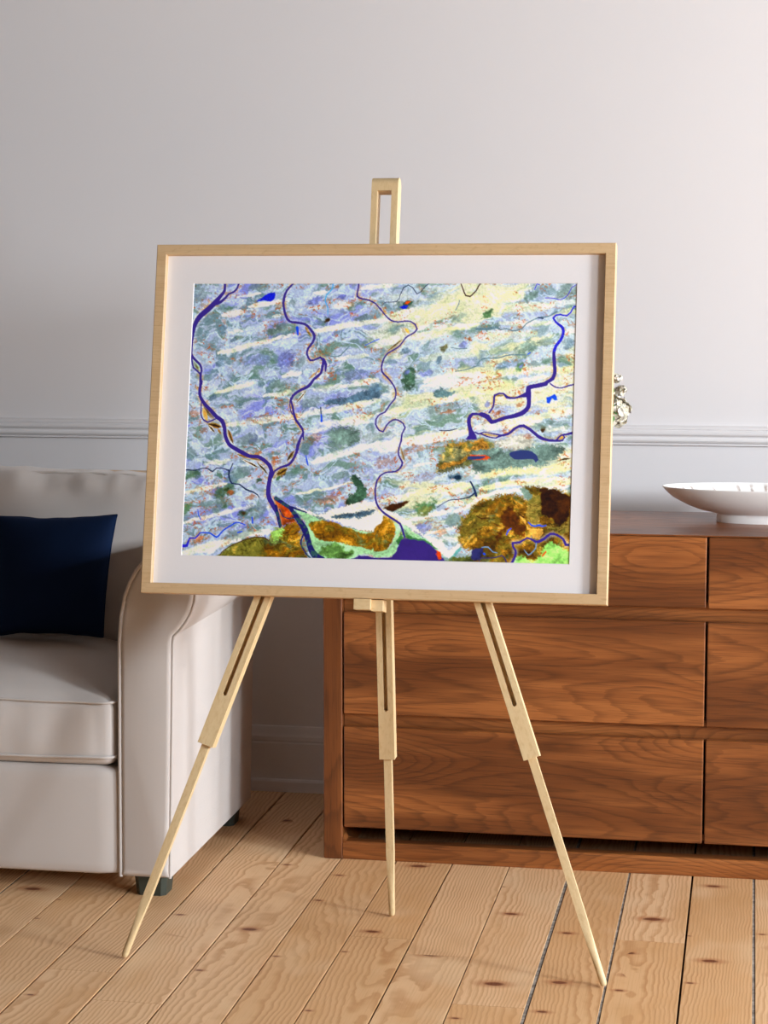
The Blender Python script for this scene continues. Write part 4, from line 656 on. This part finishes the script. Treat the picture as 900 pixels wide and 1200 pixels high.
# ------------------------------------------------------------------ navy cushion
def pillow():
    BR=Vector((-1.5200,4.618,.5350)); TR=Vector((-1.5030,4.688,.8230)); TL=Vector((-1.825,4.688,.8165)); BL=Vector((-1.794,4.618,.5320))
    N=46; T=.052; b=MB(); nv=((TR-BR).cross(BL-BR)).normalized()
    if nv.y>0: nv=-nv
    idx={}; vs=[];fs=[]
    for side in (1,-1):
        for i in range(N+1):
            for j in range(N+1):
                edge=i in(0,N) or j in(0,N)
                if side==-1 and edge: idx[(side,i,j)]=idx[(1,i,j)]; continue
                u=math.sin((i/N-.5)*PI);v=math.sin((j/N-.5)*PI)
                uu=u*(1-.050*(1-v*v)); vv=v*(1-.060*(1-u*u))
                a=(uu+1)/2;c=(vv+1)/2
                p=(BL*(1-a)+BR*a)*(1-c)+(TL*(1-a)+TR*a)*c
                t=T*(max(0,(1-u*u)*(1-v*v)))**.42*(1.18-.18*v)
                g=nz(u*1.0,0,0,9)*max(0,v)**5+nz(u,5,0,8)*max(0,-v)**6+.6*nz(0,v,3,7)*abs(u)**6
                t+=.0045*g*(1-max(abs(u),abs(v))**8)+.0022*nz(u,v,side,2.4)
                p=p+nv*t*side*(1 if side==1 else .8)
                if edge: p=p+Vector((0,0,.003*nz(u*3,1,v*3)))
                idx[(side,i,j)]=len(vs); vs.append(p)
        for i in range(N):
            for j in range(N):
                q=(idx[(side,i,j)],idx[(side,i+1,j)],idx[(side,i+1,j+1)],idx[(side,i,j+1)])
                fs.append(q if side==1 else q[::-1])
    b.add(vs,fs); po=thing('throw_pillow','small dark navy velvet cushion leaning on the sofa back','cushion',tuple(BR.lerp(BL,.5)))
    b.build('cover',M['navy'],po,smooth=75,fix=True)
    pts=[vs[idx[(1,i,0)]] for i in range(N)]+[vs[idx[(1,N,j)]] for j in range(N)]+[vs[idx[(1,N-i,N)]] for i in range(N)]+[vs[idx[(1,0,N-j)]] for j in range(N)]
    MB().tube(pts,.0018,6,closed=True).build('edge_seam',M['navy'],po,smooth=80)
pillow()
# ------------------------------------------------------------------ easel
LEAN=math.radians(12); EX=-.7560; E0=Vector((0,3.887,0))
EN=Vector((0,-math.cos(LEAN),math.sin(LEAN))); EU=Vector((0,math.sin(LEAN),math.cos(LEAN))); EXA=Vector((1,0,0))
ea=thing('easel','tall pale wooden tripod easel with slotted legs standing on the floorboards','easel',(EX,3.95,0))
def leg(name,foot,top,nrm,ext_len,up_len,slot0,slot1):
    """upper slotted part plus thinner sliding extension, foot on the floor"""
    D=(top-foot).normalized(); Wd=D.cross(nrm).normalized(); 
    if Wd.x<0: Wd=-Wd
    Nn=Wd.cross(D); 
    if Nn.dot(nrm)<0: Nn=-Nn
    hw=.0167; th=.0145; sw=.0045; g=.018
    P=foot; L0=ext_len; L1=up_len
    b=MB()
    # front layer with slot, solid rear layer: rails left/right, solid ends, groove floor
    b.obox(P,Wd,Nn,D,-hw,hw,-th,th,L0,slot0)
    b.obox(P,Wd,Nn,D,-hw,-sw,-th,th,slot0,slot1); b.obox(P,Wd,Nn,D,sw,hw,-th,th,slot0,slot1)
    b.obox(P,Wd,Nn,D,-hw,hw,-th,th,slot1,L1)
    b.obox(P,Wd,Nn,D,-sw,sw,-th,-th+.010,slot0,slot1)
    # rounded end of the slot
    k=[(-sw,slot0)]+[( -sw*math.cos(t*PI/8),slot0+sw-sw*math.sin(t*PI/8)) for t in range(0,9)]+[(sw,slot0)]
    b.prism(k,-th,th,lambda a,z,d:P+Wd*a+D*z+Nn*d)
    o=b.build('leg',M['easel'],ea,grain=tuple(D),fix=True)
    e=MB(); w,t2=.0083,.0078
    def ring(z,s,rd):
        return [P+D*z+Wd*(w*s*(math.cos(q*PI/8)*(rd)+(1-rd)*max(-1,min(1,1.42*math.cos(q*PI/8)))))+Nn*(t2*s*(math.sin(q*PI/8)*rd+(1-rd)*max(-1,min(1,1.42*math.sin(q*PI/8))))) for q in range(16)]
    st=[(.0005,.45,1),(.002,.68,1),(.005,.80,1),(.010,.86,1),(.05,.90,.9),(.10,.97,.35),(.14,1,0),(L0+.05,1.0,0)]
    vs=[p for z,s,rd in st for p in ring(z,s,rd)]
    n=16; fs=[(k*n+i,k*n+(i+1)%n,(k+1)*n+(i+1)%n,(k+1)*n+i) for k in range(len(st)-1) for i in range(n)]+[tuple(range(n))[::-1],tuple(range((len(st)-1)*n,len(st)*n))]
    e.add(vs,fs).build('leg_extension',M['easel'],o,grain=tuple(D),smooth=35,fix=True)
    return o
def pin(x,s,off=0): return E0+EXA*x+EU*s+EN*off
FL,FR=pin(EX-.4895,.003),pin(EX+.4915,.003)
TL_,TR_=pin(EX-.0525,1.245),pin(EX+.0525,1.245)
Lg=(TL_-FL).length
leg('leg',FL,TL_,EN,.465,Lg,.573,1.15)
leg('leg',FR,TR_,EN,.465,Lg,.573,1.15)
BF=Vector((-.7545,4.264,.001)); BT=Vector((-.7760,4.206,1.33))
leg('leg',BF,BT,Vector((0,-1,0)),.356,(BT-BF).length,.462,1.05)
# mast
mx0,mx1=-.7890,-.7330; m0,m1=.772,1.6305; mb=MB(); sl0,sl1=.95,1.6005; sx0,sx1=-.7765,-.7465
fa,fb_=.010,-.028
def mbox(a0,a1,s0,s1): mb.obox(E0,EXA,EN,EU,a0,a1,fb_,fa,s0,s1)
mbox(mx0,mx1,m0,sl0); mbox(mx0,sx0,sl0,sl1); mbox(sx1,mx1,sl0,sl1)
R=.017
cap=[(fb_,sl1),(fa,sl1),(fa,m1-R)]+[(fa-R+R*math.cos(t*PI/16),m1-R+R*math.sin(t*PI/16)) for t in range(1,9)]+[(fb_+R-R*math.sin(t*PI/16),m1-R+R*math.cos(t*PI/16)) for t in range(0,9)]
mb.prism(cap,mx0,mx1,lambda a,s,d:E0+EXA*d+EN*a+EU*s)
mb.build('mast',M['easel'],ea,grain=tuple(EU),fix=True,smooth=25)
hb=MB(); hb.obox(E0,EXA,EN,EU,EX-.085,EX+.085,-.052,-.029,1.17,1.26); hb.build('hinge_block',M['easel'],ea,grain=(1,0,0),bevel=.003)
for q in (-.06,.06):
    s_=MB(); s_.tube([pin(EX+q,1.215,-.058),pin(EX+q,1.215,-.02)],.006,12); s_.build('hinge_bolt',M['brass'],ea,smooth=40)
led=MB(); led.obox(E0,EXA,EN,EU,-.7850,-.7505,.020,.052,.7260,.7478); led.obox(E0,EXA,EN,EU,-.7506,-.7265,.000,.040,.7240,.7474); led.obox(E0,EXA,EN,EU,-.7780,-.7420,-.022,.0015,.7470,.7900)
led.build('picture_ledge',M['easel'],ea,grain=(1,0,0),bevel=.0008)
# ------------------------------------------------------------------ framed print leaning on the easel
A=math.radians(11.9); PN=Vector((0,-math.cos(A),math.sin(A))); PU=Vector((0,math.sin(A),math.cos(A))); PC=Vector((-.7545,4.07,1.0993))
def pp(a,b,d): return PC+EXA*a+PU*b+PN*d
fr=thing('framed_print','wide framed satellite landscape print in light oak frame resting on the easel','framed print',tuple(pp(0,-.3648,-.017)))
HW,HH,RW,DP=.4787,.3648,.0215,.0335
for k in range(4):
    # mitred rail: section in (inward distance w, depth d)
    sec=[(0,-DP),(0,-.0012),(.0012,0),(RW-.0014,0),(RW,-.0014),(RW,-DP)]
    b=MB(); vs=[]
    for e in (-1,1):
        for w,d in sec:
            if k==0: vs.append(pp(e*(HW-w),HH-w,d))
            elif k==1: vs.append(pp(e*(HW-w),-(HH-w),d))
            elif k==2: vs.append(pp(-(HW-w),e*(HH-w),d))
            else: vs.append(pp(HW-w,e*(HH-w),d))
    n=len(sec); b.add(vs,[(i,(i+1)%n,n+(i+1)%n,n+i) for i in range(n)]+[tuple(range(n)),tuple(range(n,2*n))])
    b.build('frame_rail',M['frame'],fr,grain=(1,0,0),fix=True)
ax0,ax1,ay0,ay1=-.3988,.4000,-.2840,.2847; MO=-.0145
b=MB(); o_=[(-HW+RW-.004,-HH+RW-.004),(HW-RW+.004,-HH+RW-.004),(HW-RW+.004,HH-RW+.004),(-HW+RW-.004,HH-RW+.004)]; i1=[(ax0-.0011,ay0-.0011),(ax1+.0011,ay0-.0011),(ax1+.0011,ay1+.0011),(ax0-.0011,ay1+.0011)]; i2=[(ax0,ay0),(ax1,ay0),(ax1,ay1),(ax0,ay1)]
b.add([pp(x,y,MO) for x,y in o_]+[pp(x,y,MO) for x,y in i1]+[pp(x,y,MO-.0013) for x,y in i2]+[pp(x,y,MO-.0014) for x,y in o_],
  [(i,(i+1)%4,4+(i+1)%4,4+i) for i in range(4)]+[(4+i,4+(i+1)%4,8+(i+1)%4,8+i) for i in range(4)]+[(i,(i+1)%4,12+(i+1)%4,12+i) for i in range(4)])
b.build('mat_board',M['mat'],fr,fix=True)
b=MB(); b.obox(PC,EXA,PU,PN,-HW+RW-.004,HW-RW+.004,-HH+RW-.004,HH-RW+.004,-.030,-.0225); b.build('backing_board',M['back'],fr)
# the print itself: fine grid carrying the pigment colours
GW,GH=ARTRES; art=make_art(GW,GH)
us=np.linspace(ax0-.003,ax1+.003,GW); vs_=np.linspace(ay1+.003,ay0-.003,GH)
UU,VV=np.meshgrid(us,vs_); d=MO-.0016
Pn=np.stack([PC.x+UU,PC.y+PU.y*VV+PN.y*d,PC.z+PU.z*VV+PN.z*d],-1).reshape(-1,3)-np.array(fr['_w'])
idx=np.arange(GW*GH).reshape(GH,GW); F=np.stack([idx[:-1,:-1],idx[1:,:-1],idx[1:,1:],idx[:-1,1:]],-1).reshape(-1,4)
me=bpy.data.meshes.new('print_sheet'); me.vertices.add(len(Pn)); me.vertices.foreach_set('co',Pn.astype(np.float32).ravel())
me.loops.add(F.size); me.loops.foreach_set('vertex_index',F.astype(np.int32).ravel()); me.polygons.add(len(F)); me.polygons.foreach_set('loop_start',np.arange(0,F.size,4,dtype=np.int32))
try: me.polygons.foreach_set('loop_total',np.full(len(F),4,np.int32))
except Exception: pass
me.update(calc_edges=True); me.validate()
ca=me.color_attributes.new('pigment','FLOAT_COLOR','POINT'); al_=np.clip(art,0,1).astype(np.float32); lin_=np.where(al_<=.04045,al_/12.92,((al_+.055)/1.055)**2.4)*ART_GAIN
rgba=np.concatenate([np.clip(lin_,0,.97),np.ones((GH,GW,1),np.float32)],-1).astype(np.float32); ca.data.foreach_set('color',rgba.ravel())
me.materials.append(M['printm']); po=bpy.data.objects.new('print_sheet',me); COL.objects.link(po); po.parent=fr
tag(po,'colourful satellite view of winding blue rivers')
# ------------------------------------------------------------------ light: daylight through the three windows of the right wall
for k,(a,b_) in enumerate(WIN):
    L=bpy.data.lights.new('window_daylight','AREA'); L.shape='RECTANGLE'; L.size=b_-a; L.size_y=WZ1-WZ0; L.energy=WPOW[k]; L.color=WCOL[k]
    o=bpy.data.objects.new('window_daylight',L); COL.objects.link(o); o.location=(XR+.02,(a+b_)/2,(WZ0+WZ1)/2+WUP); 
    o.rotation_euler=Vector(WDIR[k]).to_track_quat('-Z','Z').to_euler()
for nm,(loc,size,en,colr,tgt) in LAMPS.items():
    L=bpy.data.lights.new(nm,'AREA'); L.shape='DISK'; L.size=size; L.energy=en; L.color=colr
    o=bpy.data.objects.new(nm,L); COL.objects.link(o); o.location=loc; o.rotation_euler=(Vector(tgt)-Vector(loc)).to_track_quat('-Z','Y').to_euler()
w=bpy.data.worlds.new('sky'); SC.world=w; w.use_nodes=True; bgn=w.node_tree.nodes['Background']; bgn.inputs[0].default_value=(.75,.86,1,1); bgn.inputs[1].default_value=WORLD
# ------------------------------------------------------------------ camera
cd=bpy.data.cameras.new('camera'); cd.sensor_fit='VERTICAL'; cd.sensor_height=36; cd.lens=36*2385.66/1200; cd.clip_end=50
cam=bpy.data.objects.new('camera',cd); COL.objects.link(cam); cam.location=(0,0,1.36); cam.rotation_euler=(PI/2-math.radians(6.201),math.radians(0.0),math.radians(10.2646)); SC.camera=cam
for o in bpy.data.objects:
    if '_w' in o: del o['_w']
SC.view_settings.view_transform='Standard'; SC.view_settings.look='None'; SC.view_settings.gamma=1; SC.view_settings.exposure=EXPO; SC.view_settings.use_curve_mapping=False
try:
    SC.cycles.use_denoising=True; SC.cycles.max_bounces=10; SC.cycles.diffuse_bounces=6; SC.cycles.sample_clamp_indirect=4
except Exception: pass
